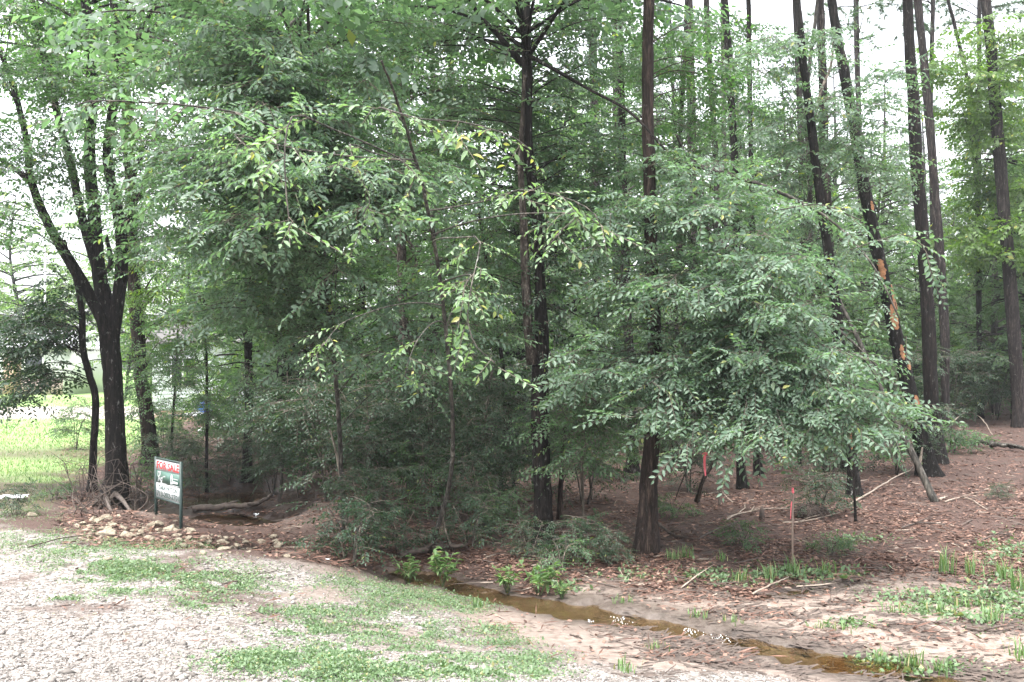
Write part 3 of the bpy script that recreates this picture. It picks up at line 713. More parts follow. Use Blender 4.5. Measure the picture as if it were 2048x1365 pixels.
t.stem([(806, 590, 14), (835, 530, 13), (815, 480, 11), (775, 400, 9), (750, 330, 7)], "limb")
t.stem([(800, 220, 12), (760, 195, 10), (720, 160, 9), (680, 130, 8), (640, 100, 6)], "limb")
t.boughs((780, 300, 16.8), (220, 260, 1.8), 40, SP_MID, maxlen=2.0, nsp=4)
t.boughs((850, 640, 16.4), (190, 130, 1.5), 22, SP_MID, maxlen=1.6, nsp=4)
t.top(9, 3.6, 2, 30, SP_FAR, step=.42, nsp=4); t.done('leaf_mid')

# -- the dark forked tree in the middle
t = Tree("broadleaf_tree", "dark lichen-flecked forked trunk in the middle of the thicket", "tree", 'bark_dark',
         [(1087, 1092, 52), (1084, 1010, 42), (1080, 880, 44), (1078, 760, 42), (1082, 680, 36), (1076, 560, 27), (1071, 450, 25), (1052, 300, 25), (1052, 160, 27), (1048, 20, 24), (1044, -60, 22)], 108, dd=.3, top=12, sides=20, rings=90)
t.stem([(1066, 730, 30), (1056, 640, 25), (1050, 520, 22), (1046, 420, 17), (1041, 330, 14), (1045, 230, 11), (1050, 150, 8)], "stem", bark='bark_scaly', d0=t.base[1] + .08)
t.stem([(1046, 130, 17), (1028, 108, 16), (1000, 75, 13), (962, 35, 11), (935, -10, 8), (915, -60, 7)], "limb", d0=t.base[1] + .25)
t.stem([(1054, 110, 12), (1110, 140, 10), (1180, 180, 8), (1260, 225, 7), (1330, 300, 5)], "limb", d0=t.base[1] + .1, dd=-1.5)
t.boughs((960, 120, 13.6), (260, 200, 1.2), 34, SP_NEAR, maxlen=1.7, nsp=4, r0=.012)
t.boughs((1150, 330, 13.2), (190, 170, 1.0), 26, SP_NEAR, maxlen=1.5, nsp=4, r0=.012)
t.boughs((970, 470, 13.4), (180, 130, 1.0), 18, SP_NEAR, maxlen=1.3, nsp=4, r0=.012)
t.boughs((1150, 60, 13.0), (150, 130, 1.3), 12, SP_NEAR, maxlen=1.5, nsp=3, r0=.012)
t.top(8.5, 3.6, 1.8, 37, SP_FAR, step=.42, nsp=4); t.done('leaf_near')
ivy(t, 2.6, 4.2, 90, 'leaf_dark', sc=1.2, off=.14)

# -- leafy elm saplings in front whose boughs make the pale green screen
t = Tree("broadleaf_tree", "leafy young tree screening the thicket beside the for sale sign, pale crown to the top", "tree", 'bark_grey',
         [(690, 1062, 15), (684, 980, 12), (680, 900, 11), (672, 780, 11), (655, 600, 11), (630, 400, 10), (600, 200, 9), (570, 40, 8), (545, -60, 7)], 109, dd=-2.6, top=8.5, sides=10)
t.boughs((470, 190, 10.4), (200, 200, 1.3), 34, SP_NEAR, maxlen=1.7, nsp=4, r0=.012, step=.15)
t.boughs((620, 60, 10.8), (240, 150, 1.4), 21, SP_NEAR, maxlen=1.7, nsp=4, r0=.012)
t.boughs((640, 330, 10.2), (220, 170, 1.3), 27, SP_NEAR, maxlen=1.6, nsp=4, r0=.012)
t.boughs((430, 480, 12.0), (140, 140, 1.2), 18, SP_NEAR, maxlen=1.5, nsp=4, r0=.012)
t.boughs((560, 600, 12.0), (180, 110, 1.2), 18, SP_NEAR, maxlen=1.4, nsp=4, r0=.012)
t.boughs((380, 330, 11.0), (110, 120, 1.0), 10, SP_NEAR, maxlen=1.4, nsp=4, r0=.012)
t.boughs((420, 60, 11.0), (140, 130, 1.2), 14, SP_NEAR, maxlen=1.5, nsp=4, r0=.012)
t.boughs((850, 320, 10.4), (150, 120, .9), 14, SP_NEAR, maxlen=1.2, r0=.01, nsp=4)
t.boughs((870, 620, 11.0), (130, 100, .8), 9, SP_NEAR, maxlen=1.0, r0=.008, nsp=3)
t.top(7.4, 3.0, 1.2, 27, SP_FAR, step=.42, nsp=4)
t.line([(560, 260, 7.4), (480, 228, 7.0), (380, 212, 6.7), (280, 205, 6.4), (195, 202, 6.2), (150, 210, 6.1)], SP_NEAR, r0=.010, step=.12, nsp=2, sub=(.12, .35), start=.2)
t.done('leaf_near')
t = Tree("broadleaf_tree", "arching young elm whose long boughs droop over the pink ribbon", "tree", 'bark_grey',
         [(1392, 1002, 12), (1408, 955, 10), (1440, 900, 10), (1452, 800, 10), (1440, 640, 11), (1415, 470, 10), (1385, 360, 9), (1350, 270, 7)], 110, dd=-4.2, sides=10)
limb1 = t.stem([(1385, 330, 13), (1460, 350, 11), (1560, 385, 9), (1660, 440, 7), (1745, 530, 5), (1800, 640, 4)], "limb", d0=t.S[-6, 1], dd=-1.0)
foliate(t.leaf, t.wood, t.g, limb1[:, :3], .006, SP_ELM, step=.16, nsp=3, sub=(.2, .7), start=.08, wood=False)
limb2 = t.stem([(1430, 560, 11), (1500, 560, 10), (1600, 600, 8), (1700, 680, 6), (1790, 770, 4)], "limb", d0=t.S[len(t.S) // 2, 1], dd=-1.0)
for c, r_, nb in (((1340, 330, 11.4), (150, 70, .9), 12), ((1480, 420, 11.0), (160, 90, .9), 16), ((1240, 470, 11.6), (120, 130, .8), 9), ((1380, 560, 11.2), (170, 110, .9), 15),
                  ((1560, 560, 10.6), (140, 110, .9), 20), ((1300, 740, 11.0), (180, 80, .9), 13), ((1480, 720, 10.6), (160, 90, .9), 19), ((1640, 680, 10.5), (130, 110, .8), 22),
                  ((1580, 815, 10.2), (150, 35, .6), 12), ((1750, 770, 10.3), (80, 60, .5), 10), ((1160, 720, 11.4), (90, 90, .6), 8), ((1420, 810, 10.6), (130, 25, .5), 8)):
    t.boughs(c, r_, nb, SP_ELM, maxlen=1.3, nsp=4, r0=.008, sub=(.25, .75), zatt=1.2, droop=.06, step=.18)
t.line([(1700, 500, 9.8), (1760, 480, 9.6), (1810, 470, 9.5), (1850, 500, 9.4), (1862, 550, 9.4)], SP_ELM, r0=.006, step=.12, nsp=2, sub=(.1, .25), start=.1)
t.line([(1560, 420, 8.8), (1640, 410, 8.6), (1720, 440, 8.5)], SP_ELM, r0=.006, step=.12, nsp=2, sub=(.1, .3), start=.1)
t.done('leaf_near')
# -- hanging pale sprays nearest the road: tips of one overhanging bough
t = Tree("broadleaf_tree", "slim sapling with pale drooping leaf sprays hanging nearest the road", "tree", 'bark_grey',
         [(858, 1102, 13), (900, 960, 11), (905, 800, 10), (890, 600, 10), (860, 420, 9), (830, 300, 8), (800, 200, 7), (770, 120, 5)], 111, dd=-4.4, sides=9)
SP_PALE = spray_set(21, 6, 8, .30, .060, ratio=.5)
for ln in ([(590, 230, 6.2), (570, 290, 6.0), (572, 380, 5.9), (578, 440, 5.9), (580, 492, 5.9)], [(760, 215, 7.0), (840, 238, 6.6), (930, 245, 6.4), (1020, 272, 6.3), (1060, 300, 6.3)],
           [(960, 480, 7.2), (945, 560, 6.9), (935, 630, 6.8), (950, 690, 6.8), (990, 725, 6.8)], [(1040, 380, 7.0), (1110, 390, 6.8), (1180, 420, 6.7), (1210, 470, 6.7)],
           [(1150, 430, 6.8), (1120, 465, 6.7), (1090, 500, 6.7)], [(930, 570, 7.2), (905, 620, 7.0), (890, 660, 7.0)], [(700, 290, 7.2), (720, 350, 7.0), (740, 400, 7.0), (725, 430, 7.0)],
           [(800, 320, 7.0), (830, 350, 6.9), (810, 390, 6.9)], [(680, 650, 9.0), (640, 700, 8.8), (610, 740, 8.8)], [(830, 690, 8.6), (815, 730, 8.5), (810, 755, 8.5)], [(470, 270, 7.0), (520, 320, 6.8), (500, 370, 6.8)]):
    P0 = at(*ln[0]); Q0 = t.pt(z=min(max(P0[2] + .25, 1.5), t.S[-1, 2])); L0 = np.linalg.norm(P0 - Q0)
    C = bough(t.g, Q0, P0, .03, .0, 6); P = spline(np.vstack([C[:-1], [at(*q) for q in ln]]), 22)
    L1 = sum(np.linalg.norm(at(*ln[i + 1]) - at(*ln[i])) for i in range(len(ln) - 1))
    foliate(t.leaf, t.wood, t.g, P, .009, SP_PALE, step=.16, nsp=2, sub=(.06, .22), start=min(.9, .88 * L0 / (L0 + L1)))
t.done('leaf_pale')

# -- hardwoods among the pines
t = Tree("broadleaf_tree", "slim hardwood with pale vines threading up between the pines", "tree", 'bark_grey',
         [(1652, 945, 12), (1640, 760, 12), (1626, 560, 12), (1618, 360, 11), (1612, 200, 10), (1625, 60, 9), (1640, -60, 8)], 112, top=9.5, sides=9)
t.stem([(1616, 300, 9), (1640, 190, 8), (1662, 130, 7), (1668, 60, 5)], "limb", bark='bark_pale')
for c, r_, nb in (((1560, 110, 15.5), (130, 120, 1.2), 15), ((1700, 120, 16.0), (130, 130, 1.2), 16), ((1620, 290, 16.2), (110, 110, 1.0), 14), ((1760, 290, 16.5), (70, 90, .9), 8), ((1590, 470, 16.5), (100, 80, 1.0), 10)):
    t.boughs(c, r_, nb, SP_MID, maxlen=1.2, nsp=3, r0=.008)
t.done('leaf_near')
t = Tree("broadleaf_tree", "crooked hardwood arching in the bright gap beside the lone pine", "tree", 'bark_dark',
         [(1962, 838, 14), (1958, 640, 13), (1955, 460, 12), (1950, 330, 12), (1940, 200, 11), (1922, 110, 10), (1900, 20, 8), (1880, -60, 6)], 113, top=13, sides=9)
for c, r_, nb in (((1920, 90, 27), (90, 110, 1.8), 14), ((1985, 280, 28), (70, 120, 1.8), 14), ((1930, 450, 28), (60, 70, 1.5), 8), ((2030, 120, 27), (60, 130, 1.6), 12), ((2035, 420, 27), (50, 130, 1.6), 12)):
    t.boughs(c, r_, nb, SP_FAR, maxlen=1.8, nsp=3, r0=.012, step=.22)
t.done('leaf_backlit')
t = Tree("broadleaf_tree", "leafy hardwood hidden behind the elm between furrowed pine and ribbon pine", "tree", 'bark_dark',
         [(1350, 925, 16), (1352, 700, 14), (1356, 480, 13), (1360, 280, 12), (1368, 100, 10), (1372, -60, 8)], 114, top=12, sides=9)
for c, r_, nb in (((1350, 120, 20), (110, 140, 1.6), 16), ((1440, 220, 20), (100, 120, 1.5), 14), ((1250, 180, 20), (90, 150, 1.5), 12), ((1500, 60, 20.5), (80, 80, 1.2), 8)):
    t.boughs(c, r_, nb, SP_MID, maxlen=1.6, nsp=3, r0=.010)
t.done('leaf_mid')
# -- pines and dark trunks
def pine(label, bark, path, seed, top=20, crown=True, **kw):
    path = [(a, b, w * (.84 if seed > 120 else 1.12)) for a, b, w in path]
    t = Tree("pine_tree", label, "tree", bark, path, seed, top=top, **kw)
    if crown:
        t.top(top - 3.0, 2.8, 2.2, 14, SP_PINE2, scale=1.3, step=.30, nsp=5)
    return t
t = pine("brown furrowed trunk nearest the stream, flaring and leaning at its foot", 'bark_brown',
         [(1292, 1104, 56), (1296, 1010, 42), (1304, 900, 36), (1308, 760, 33), (1306, 600, 30), (1304, 420, 28), (1300, 260, 26), (1299, 120, 25), (1300, -40, 24)], 120, sides=20, flare=1.25, rings=90)
t.boughs((1360, 150, 13.5), (130, 130, 1.2), 8, SP_MID, maxlen=1.3, nsp=3, r0=.01); t.done('leaf_mid')
pine("dark trunk stump-like behind the furrowed streamside pine", 'bark_dark', [(1264, 945, 42), (1265, 890, 32), (1262, 780, 28), (1255, 600, 25), (1245, 300, 22), (1236, 0, 19), (1234, -60, 18)], 121).done('needle')
pine("black-footed straight pine just behind the pink ribbon", 'bark_char', [(1486, 978, 30), (1482, 900, 25), (1482, 760, 25), (1478, 600, 24), (1472, 330, 22), (1458, 140, 21), (1450, 0, 19), (1446, -60, 18)], 122).done('needle')
pine("dark short-looking trunk with rusty foot beside the ribbon pine", 'bark_dark', [(1517, 950, 26), (1512, 880, 20), (1508, 700, 18), (1500, 400, 16), (1494, 100, 14), (1490, -60, 13)], 123).done('needle')
pine("slim reddish pine between two greyer trunks high over the drooping elm", 'bark_pine', [(1440, 905, 22), (1440, 700, 20), (1436, 400, 18), (1428, 240, 17), (1420, 100, 17), (1414, -40, 16)], 124).done('needle')
pine("broad pale grey pine far behind the drooping elm", 'bark_pine', [(1392, 880, 28), (1390, 600, 26), (1386, 300, 25), (1384, 100, 24), (1380, -40, 23)], 125).done('needle')
t = pine("black trunk with one rusty wound low down, beside the root ball", 'bark_char', [(1709, 993, 42), (1704, 930, 30), (1696, 820, 28), (1676, 660, 28), (1660, 540, 27), (1640, 400, 26), (1618, 220, 25), (1602, 90, 22), (1590, -50, 20)], 126, sides=16)
def wound(t, z0, z1, a0, a1, seed):
    """bare wood where bark has come off: a shell on the trunk with a ragged edge"""
    g = np.random.default_rng(seed); S_ = t.S; zz = np.linspace(z0, z1, 12)
    P = np.stack([np.interp(zz, S_[:, 2], S_[:, k]) for k in range(3)], 1); r = np.interp(zz, S_[:, 2], S_[:, 3]) + .012
    mb = MB(); V_ = []
    for i in range(12):
        w = math.sin(math.pi * (i + .4) / 11.8) ** .5; c = (a0 + a1) / 2 + g.normal(0, .08); h = (a1 - a0) / 2 * w * g.uniform(.75, 1.1)
        for a in np.linspace(c - h, c + h, 7): V_.append(P[i] + r[i] * np.array([math.cos(a), math.sin(a), 0]))
    i = (np.arange(11)[:, None] * 7 + np.arange(6)[None]).ravel()
    mb.add(V_, np.stack([i, i + 1, i + 8, i + 7], 1)); o = mb.obj("bare_wood", M['bare_wood'], t.root, True, t.base); o.location = (0, 0, 0)
    o["label"] = "orange bare wood where the bark is gone"
wound(t, 1.02, 1.35, -2.2, -1.1, 1); t.done('needle')
pine("thin pine trunk crossing behind the rusty-wounded trunk", 'bark_pine', [(1690, 940, 24), (1678, 760, 24), (1664, 540, 25), (1652, 350, 26), (1646, 180, 25), (1642, 40, 23), (1640, -40, 22)], 127).done('needle')
t = pine("leaning charred trunk with bright orange bare wood patches", 'bark_char',
         [(1858, 952, 62), (1845, 890, 46), (1822, 790, 43), (1795, 680, 40), (1770, 570, 38), (1748, 470, 36), (1722, 340, 33), (1696, 190, 30), (1672, 70, 27), (1656, -40, 25)], 128, sides=20, rings=90)
for k, (py0, py1, a0, a1) in enumerate(((720, 690, -1.9, -1.2), (660, 610, -2.2, -1.0), (635, 585, -1.5, -.5), (560, 520, -2.4, -1.3), (595, 570, -1.2, -.6), (815, 790, -1.7, -.8), (425, 405, -1.6, -1.0), (740, 722, -1.4, -.6))):
    d = t.base[1]; wound(t, CAMZ + (HZ - py0) / F * d, CAMZ + (HZ - py1) / F * d, a0, a1, 40 + k)
t.done('needle')
pine("straight dark pine, the nearer of two close trunks beside the leaning charred one", 'bark_dark',
     [(1872, 928, 54), (1868, 860, 44), (1860, 760, 40), (1856, 620, 39), (1846, 460, 37), (1834, 300, 35), (1824, 150, 32), (1816, 0, 29), (1813, -60, 28)], 129, sides=18, rings=80).done('needle')
pine("straight brown pine, the farther of two close trunks beside the leaning charred one", 'bark_pine',
     [(1893, 872, 30), (1891, 800, 25), (1889, 680, 26), (1881, 540, 26), (1868, 380, 25), (1855, 200, 24), (1842, 60, 23), (1832, -50, 22)], 130, sides=16).done('needle')
pine("tall reddish-grey pine standing alone by the picture edge beyond the log", 'bark_pine',
     [(2042, 855, 42), (2036, 780, 37), (2024, 640, 36), (2012, 480, 35), (1998, 300, 33), (1986, 140, 31), (1972, 0, 29), (1966, -60, 28)], 131, sides=18, rings=80).done('needle')
pine("thin dark trunk close beside the lone reddish-grey pine", 'bark_dark', [(2027, 838, 14), (2024, 760, 11), (2018, 650, 10), (2010, 500, 8)], 132, top=None, crown=False).done('needle')
pine("far grey pine seen in the bright gap beside the lone pine", 'bark_pine', [(1958, 800, 20), (1957, 600, 17), (1956, 400, 15), (1957, 250, 13), (1958, 0, 11)], 133, base=at(1958, 800, 38) * [1, 1, 0] + [0, 0, .7]).done('needle')
pine("far slim pine just behind the close pair of trunks", 'bark_pine', [(1868, 800, 16), (1866, 500, 14), (1862, 250, 13), (1866, 0, 12)], 134, base=at(1868, 800, 36) * [1, 1, 0] + [0, 0, .65]).done('needle')
pine("far pale pine above the middle of the thicket", 'bark_pine', [(1196, 850, 30), (1194, 500, 27), (1190, 250, 25), (1184, 0, 23)], 135, base=at(1196, 850, 30) * [1, 1, 0] + [0, 0, .25]).done('needle')
pine("far dark pine next to the pale one above the thicket", 'bark_pine', [(1232, 850, 22), (1232, 500, 20), (1232, 250, 19), (1228, 0, 18)], 136, base=at(1232, 850, 33) * [1, 1, 0] + [0, 0, .3]).done('needle')
pine("far thin pine in the light between ribbon pine and elm top", 'bark_grey', [(1452, 850, 16), (1450, 400, 15), (1448, 200, 14), (1446, 0, 13)], 137, base=at(1452, 850, 32) * [1, 1, 0] + [0, 0, .35]).done('needle')
pine("far reddish pine beside the leaning charred trunk's top", 'bark_pine', [(1606, 850, 22), (1606, 400, 19), (1600, 200, 18), (1592, 0, 17)], 138, base=at(1606, 850, 30) * [1, 1, 0] + [0, 0, .4]).done('needle')
pine("far hazy pine behind the leaning charred trunk", 'bark_pine', [(1725, 840, 20), (1722, 500, 17), (1718, 250, 16), (1712, 0, 15)], 139, base=at(1725, 840, 36) * [1, 1, 0] + [0, 0, .5]).done('needle')
pine("far dark pine over the slender speckled trunk", 'bark_dark', [(640, 850, 22), (642, 500, 20), (650, 250, 18), (655, 0, 16)], 140, base=at(640, 850, 30) * [1, 1, 0] + [0, 0, .1]).done('needle')
pine("far dark pine between the speckled trunk and the forked trunk", 'bark_dark', [(905, 850, 22), (908, 500, 20), (905, 250, 18), (900, 0, 16)], 141, base=at(905, 850, 28) * [1, 1, 0] + [0, 0, .12]).done('needle')
# -- slanting dead stem with pale lichen
t = Tree("dead_sapling", "grey lichen-blotched dead stem slanting down to the needle floor", "sapling", 'bark_grey',
         [(1872, 1004, 20), (1845, 950, 17), (1800, 860, 15), (1760, 775, 13), (1715, 680, 11), (1680, 610, 9), (1660, 560, 7)], 142, dd=.8, sides=10, flare=1.1)
t.stem([(1838, 938, 9), (1842, 915, 6), (1845, 895, 4)], "limb", bark='bark_pale'); t.done('leaf_mid')
t = Tree("sapling", "thin bare dark sapling in front of the root ball", "sapling", 'bark_dark', [(1712, 1044, 7), (1709, 980, 6), (1710, 920, 5), (1706, 860, 4)], 143, sides=7); t.done('leaf_mid')
# ---------------------------------------------------------------- shrubs and saplings of the understory
def copy_tree(root, loc, scale, rz, label, cat, name=None, group=None):
    r = root.copy(); COL.objects.link(r)
    if name: r.name = name
    r.location = loc; r.scale = (scale,) * 3; r.rotation_euler = (0, 0, rz)
    for k in ("group",):
        if k in r: del r[k]
    tag(r, label, cat, group)
    for ch in list(root.children):
        c = ch.copy(); COL.objects.link(c); c.parent = r
    return r

def shrub_proto(seed, h, rad, stems, nb, sprays, leafmat, name="shrub", step=.11, nsp=3, low=.25, sub=(.15, .45)):
    g = np.random.default_rng(seed); root = thing(name, "", "shrub", (0, 0, 0))
    leaf, wood = MB(), MB()
    for k in range(stems):
        a = g.uniform(0, 6.28); lean = g.uniform(.15, .8) * rad
        P = spline([[0.05 * math.cos(a), .05 * math.sin(a), -.05], [lean * .4 * math.cos(a), lean * .4 * math.sin(a), h * .45], [lean * math.cos(a + .3), lean * math.sin(a + .3), h * g.uniform(.75, 1)]], 10)
        mb = MB(); mb.tube(P, np.linspace(g.uniform(.010, .018), .005, 10), 6)
        mb.obj("stem", M['bark_pale'] if k % 2 else M['bark_grey'], root, True)
        for j in range(nb):
            z = g.uniform(low, 1) * h; A = np.array([np.interp(z, P[:, 2], P[:, i]) for i in range(3)])
            th = g.uniform(0, 6.28); T = A + np.array([math.cos(th), math.sin(th), g.uniform(-.1, .35)]) * rad * g.uniform(.35, .9)
            foliate(leaf, wood, g, bough(g, A, T, .1, .08, 6), .005, sprays, step, sub, nsp, .2)
    off = leaf.n; leaf.V += wood.V; leaf.F += [f + off for f in wood.F]; leaf.K += [2] * len(wood.F); leaf.n += wood.n
    leaf.obj("foliage", [M[leafmat], M['twig'], M['twig']], root)
    return root
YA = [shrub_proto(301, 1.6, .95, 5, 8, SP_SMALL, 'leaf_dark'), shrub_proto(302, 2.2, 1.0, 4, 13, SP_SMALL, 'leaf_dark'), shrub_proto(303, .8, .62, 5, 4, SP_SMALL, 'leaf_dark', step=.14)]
SP_YOUNG = spray_set(31, 5, 8, .26, .062)
BR = [shrub_proto(304, 1.5, .8, 3, 9, SP_YOUNG, 'leaf_mid'), shrub_proto(305, .55, .5, 6, 2, SP_YOUNG, 'leaf_mid', low=.3, step=.14)]
_used = set()
def shrub(proto, px, py, s, label, rz=None, name="shrub", base=None):
    b = ground(px, py) if base is None else np.array(base)
    rz = rz if rz is not None else (px * 7.3 % 6.28)
    if id(proto) not in _used:
        _used.add(id(proto)); proto.location = b; proto.scale = (s,) * 3; proto.rotation_euler = (0, 0, rz); proto.name = name
        tag(proto, label, "shrub"); return proto
    return copy_tree(proto, b, s, rz, label, "shrub", name)
for a in [
    (YA[1], 600, 990, 1.15, "dark small-leaved shrub on the sandy bank beyond the ditch pool"),
    (YA[0], 660, 1000, 1.25, "blue-green layered shrub spreading at the sandy bank's edge"),
    (YA[1], 760, 1020, 1.05, "tall dark shrub in front of the straight black trunk"),
    (YA[0], 720, 1085, .6, "dark low shrub at the thicket's front by the leafy sapling"),
    (YA[1], 880, 1010, 1.1, "dark shrub leaning over the speckled trunk's foot"),
    (YA[0], 960, 1060, .7, "dark twiggy shrub left of the forked trunk".replace("left of", "close before")),
    (YA[2], 940, 1095, .75, "small dark shrub above the rotten wood at the bank"),
    (YA[2], 800, 1110, .8, "small dark shrub overhanging the stream's dark head"),
    (YA[2], 700, 1128, .9, "small dark shrub on the gravel shoulder's dark edge"),
    (BR[0], 1000, 1075, .5, "fresh green shrub at the forked trunk's foot"),
    (YA[2], 1060, 1115, .55, "bushy small shrub hiding the foot of the forked trunk"),
    (YA[2], 1150, 1125, .65, "bushy shrub between forked trunk and furrowed pine"),
    (YA[2], 1215, 1128, .5, "low shrub touching the furrowed pine's foot"),
    (BR[1], 1120, 1145, .65, "low fresh green shrub above the stream bend"),
    (YA[0], 1170, 1010, .9, "shrub on bare pale stems between the two main trunks"),
    (YA[0], 1380, 985, .8, "thin dark shrub behind the slanting pale branch"),
    (BR[0], 1240, 960, .8, "green shrub in the shade behind the furrowed pine"),
    (YA[0], 1660, 975, .75, "open shrub behind the root ball"),
    (YA[2], 1640, 1030, .8, "small shrub growing through the root ball's side"),
    (YA[0], 1790, 950, .9, "dark shrub beside the leaning charred trunk's foot"),
    (BR[1], 1350, 1035, .6, "low shrub on the needle floor near the slanting pale branch"),
    (BR[1], 1490, 1095, .55, "low weedy shrub between furrowed pine and survey stake"),
    (BR[1], 1660, 1110, .45, "low weedy shrub just past the survey stake"),
    (BR[1], 1905, 905, 1.3, "green bush at the foot of the close pair of trunks"),
    (BR[0], 1960, 830, 1.1, "bright green bush on the far needle floor"),
    (YA[0], 1900, 850, 1.5, "grey-green bush behind the close pair of trunks"),
    (YA[1], 1990, 840, 1.3, "tangled bush behind the lone pine's foot"),
    (YA[1], 1780, 880, 1.2, "bush filling the gap behind the leaning charred trunk"),
    (YA[1], 1560, 900, 1.1, "dim bush behind the drooping elm's tips"),
    (YA[1], 1330, 905, 1.2, "dim bush behind the furrowed pine"),
    (YA[1], 1120, 920, 1.3, "dim bush in the dark behind the forked trunk"),
    (YA[1], 960, 940, 1.3, "dim bush in the thicket's dark heart"),
    (YA[1], 780, 935, 1.3, "dim bush behind the speckled trunk"),
    (YA[1], 660, 925, 1.2, "dim bush behind the double trunk"),
    (BR[0], 520, 905, 1.3, "leafy bush between the dark trunks past the pool"),
    (BR[0], 440, 905, 1.0, "leafy bush over the far end of the ditch pool"),
    (BR[0], 385, 935, .7, "leafy bush just behind the for sale sign's panel"),
    (BR[1], 270, 985, 1.1, "low leafy growth on the roots beside the sign"),
    (BR[0], 330, 900, 1.0, "thin bush in front of the white siding house"),
    (BR[0], 150, 900, .9, "light green bush on the lawn edge by the slim bent trunk"),
    (YA[2], 30, 1030, .5, "straggly low bush at the lawn's near edge"),
    (BR[1], 110, 1000, .5, "small weedy bush on bare soil near the roots"),
    (YA[2], 2000, 1000, .32, "small tan-green tuft bush on the needle slope"),
    (YA[0], 455, 965, .7, "dark shrub overhanging the far side of the ditch pool"),
    (YA[0], 545, 985, .75, "dark shrub at the foot of the double trunk over the sandy bank"),
    (YA[2], 395, 985, .9, "low dark bush behind the sign at the pool's edge"),
    (YA[0], 360, 960, .7, "dark bush between sign and ivy-clad trunk"),
    (BR[0], 860, 1040, .8, "fresh sapling clump under the speckled trunk"),
    (BR[0], 1070, 985, .9, "fresh sapling clump behind the forked trunk"),
]: shrub(*a)

# thin saplings, mostly bare stems
def sapling(label, path, bark, seed, dd=0, leaf=None, **kw):
    t = Tree("sapling", label, "sapling", bark, path, seed, dd=dd, sides=7, flare=1.2, **kw)
    if leaf: t.boughs(*leaf[0], leaf[1], SP_SMALL if leaf[2] == 'leaf_dark' else SP_YOUNG, maxlen=.9, r0=.006, nsp=3, zatt=.5, step=.12)
    t.done(leaf[2] if leaf else 'leaf_mid'); return t
sapling("thin trunk with white flecks just beside the forked trunk", [(1118, 1040, 16), (1122, 960, 12), (1128, 860, 11), (1140, 790, 9), (1150, 700, 7)], 'bark_brown', 401, leaf=(((1150, 820, 12.2), (90, 80, .7)), 12, 'leaf_mid'))
sapling("curved bare pale stem before the thicket by the sandy bank", [(697, 1070, 10), (690, 1010, 9), (682, 950, 8), (672, 900, 7), (660, 860, 5)], 'bark_pale', 402)
sapling("pale stem slanting out of the thicket toward the forked trunk", [(955, 1025, 7), (985, 995, 6), (1020, 965, 5), (1050, 940, 4)], 'bark_pale', 403)
sapling("pale leaning stem in the shade between speckled and forked trunks", [(942, 1015, 10), (952, 950, 9), (965, 880, 8), (975, 800, 7), (985, 740, 6)], 'bark_pale', 404, leaf=(((985, 860, 14), (110, 90, .8)), 14, 'leaf_dark'))
sapling("crooked thin stem by the rotten wood above the stream", [(912, 1102, 7), (890, 1060, 6), (885, 1010, 5)], 'bark_pale', 405)
sapling("bare pale wisp, tallest of the cluster behind the furrowed pine", [(1165, 1060, 8), (1166, 1000, 7), (1164, 930, 6), (1168, 860, 5), (1172, 780, 4)], 'bark_pale', 406, leaf=(((1180, 830, 13), (90, 80, .7)), 12, 'leaf_mid'))
sapling("bare pale wisp crossing the cluster behind the furrowed pine", [(1185, 1000, 6), (1180, 950, 5), (1192, 880, 4)], 'bark_pale', 407)
sapling("thin dark sapling on bare soil behind the for sale sign", [(414, 985, 9), (414, 900, 8), (413, 800, 8), (412, 700, 7), (408, 600, 6)], 'bark_dark', 408, leaf=(((420, 690, 18), (90, 130, 1.0)), 20, 'leaf_mid'))
sapling("thin dark sapling in front of the white siding", [(343, 940, 7), (345, 860, 6), (352, 760, 6), (356, 660, 5)], 'bark_dark', 409, leaf=(((370, 700, 20), (80, 110, 1.0)), 18, 'leaf_mid'))
sapling("dim sapling stem rising behind the leafy young tree", [(905, 960, 8), (902, 860, 7), (905, 740, 7), (915, 640, 6)], 'bark_grey', 410, leaf=(((900, 780, 16), (130, 110, 1.0)), 18, 'leaf_dark'))
sapling("dim crooked sapling high in the thicket's middle", [(1000, 985, 12), (1010, 800, 11), (990, 640, 10), (965, 480, 9), (950, 380, 8)], 'bark_dark', 411, leaf=(((970, 560, 15), (140, 160, 1.2)), 22, 'leaf_mid'))
sapling("pale thin stem half hidden by drooping elm leaves", [(1440, 1010, 6), (1436, 940, 5), (1425, 880, 4)], 'bark_pale', 412)
sapling("straight dim sapling between furrowed pine and ribbon pine", [(1372, 940, 12), (1370, 800, 10), (1366, 640, 9), (1360, 480, 8)], 'bark_dark', 413, leaf=(((1370, 640, 17), (130, 170, 1.2)), 22, 'leaf_mid'))
sapling("dim sapling deep behind the elm's drooping tips", [(1600, 930, 10), (1598, 800, 9), (1592, 650, 8), (1585, 500, 7)], 'bark_dark', 414, leaf=(((1590, 640, 18), (130, 170, 1.2)), 22, 'leaf_mid'))
sapling("dim sapling with small crown behind the sandy bank shrubs", [(640, 950, 10), (645, 850, 9), (650, 720, 8)], 'bark_dark', 415, leaf=(((640, 740, 18), (140, 90, 1.2)), 24, 'leaf_dark'))
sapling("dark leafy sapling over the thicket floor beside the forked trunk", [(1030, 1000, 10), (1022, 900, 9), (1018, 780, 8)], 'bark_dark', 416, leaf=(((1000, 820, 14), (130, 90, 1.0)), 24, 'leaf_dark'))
sapling("leafy sapling with dark layered sprays before the double trunk", [(560, 1000, 9), (565, 920, 8), (572, 840, 7)], 'bark_grey', 417, leaf=(((590, 830, 16.5), (120, 60, 1.0)), 26, 'leaf_dark'))
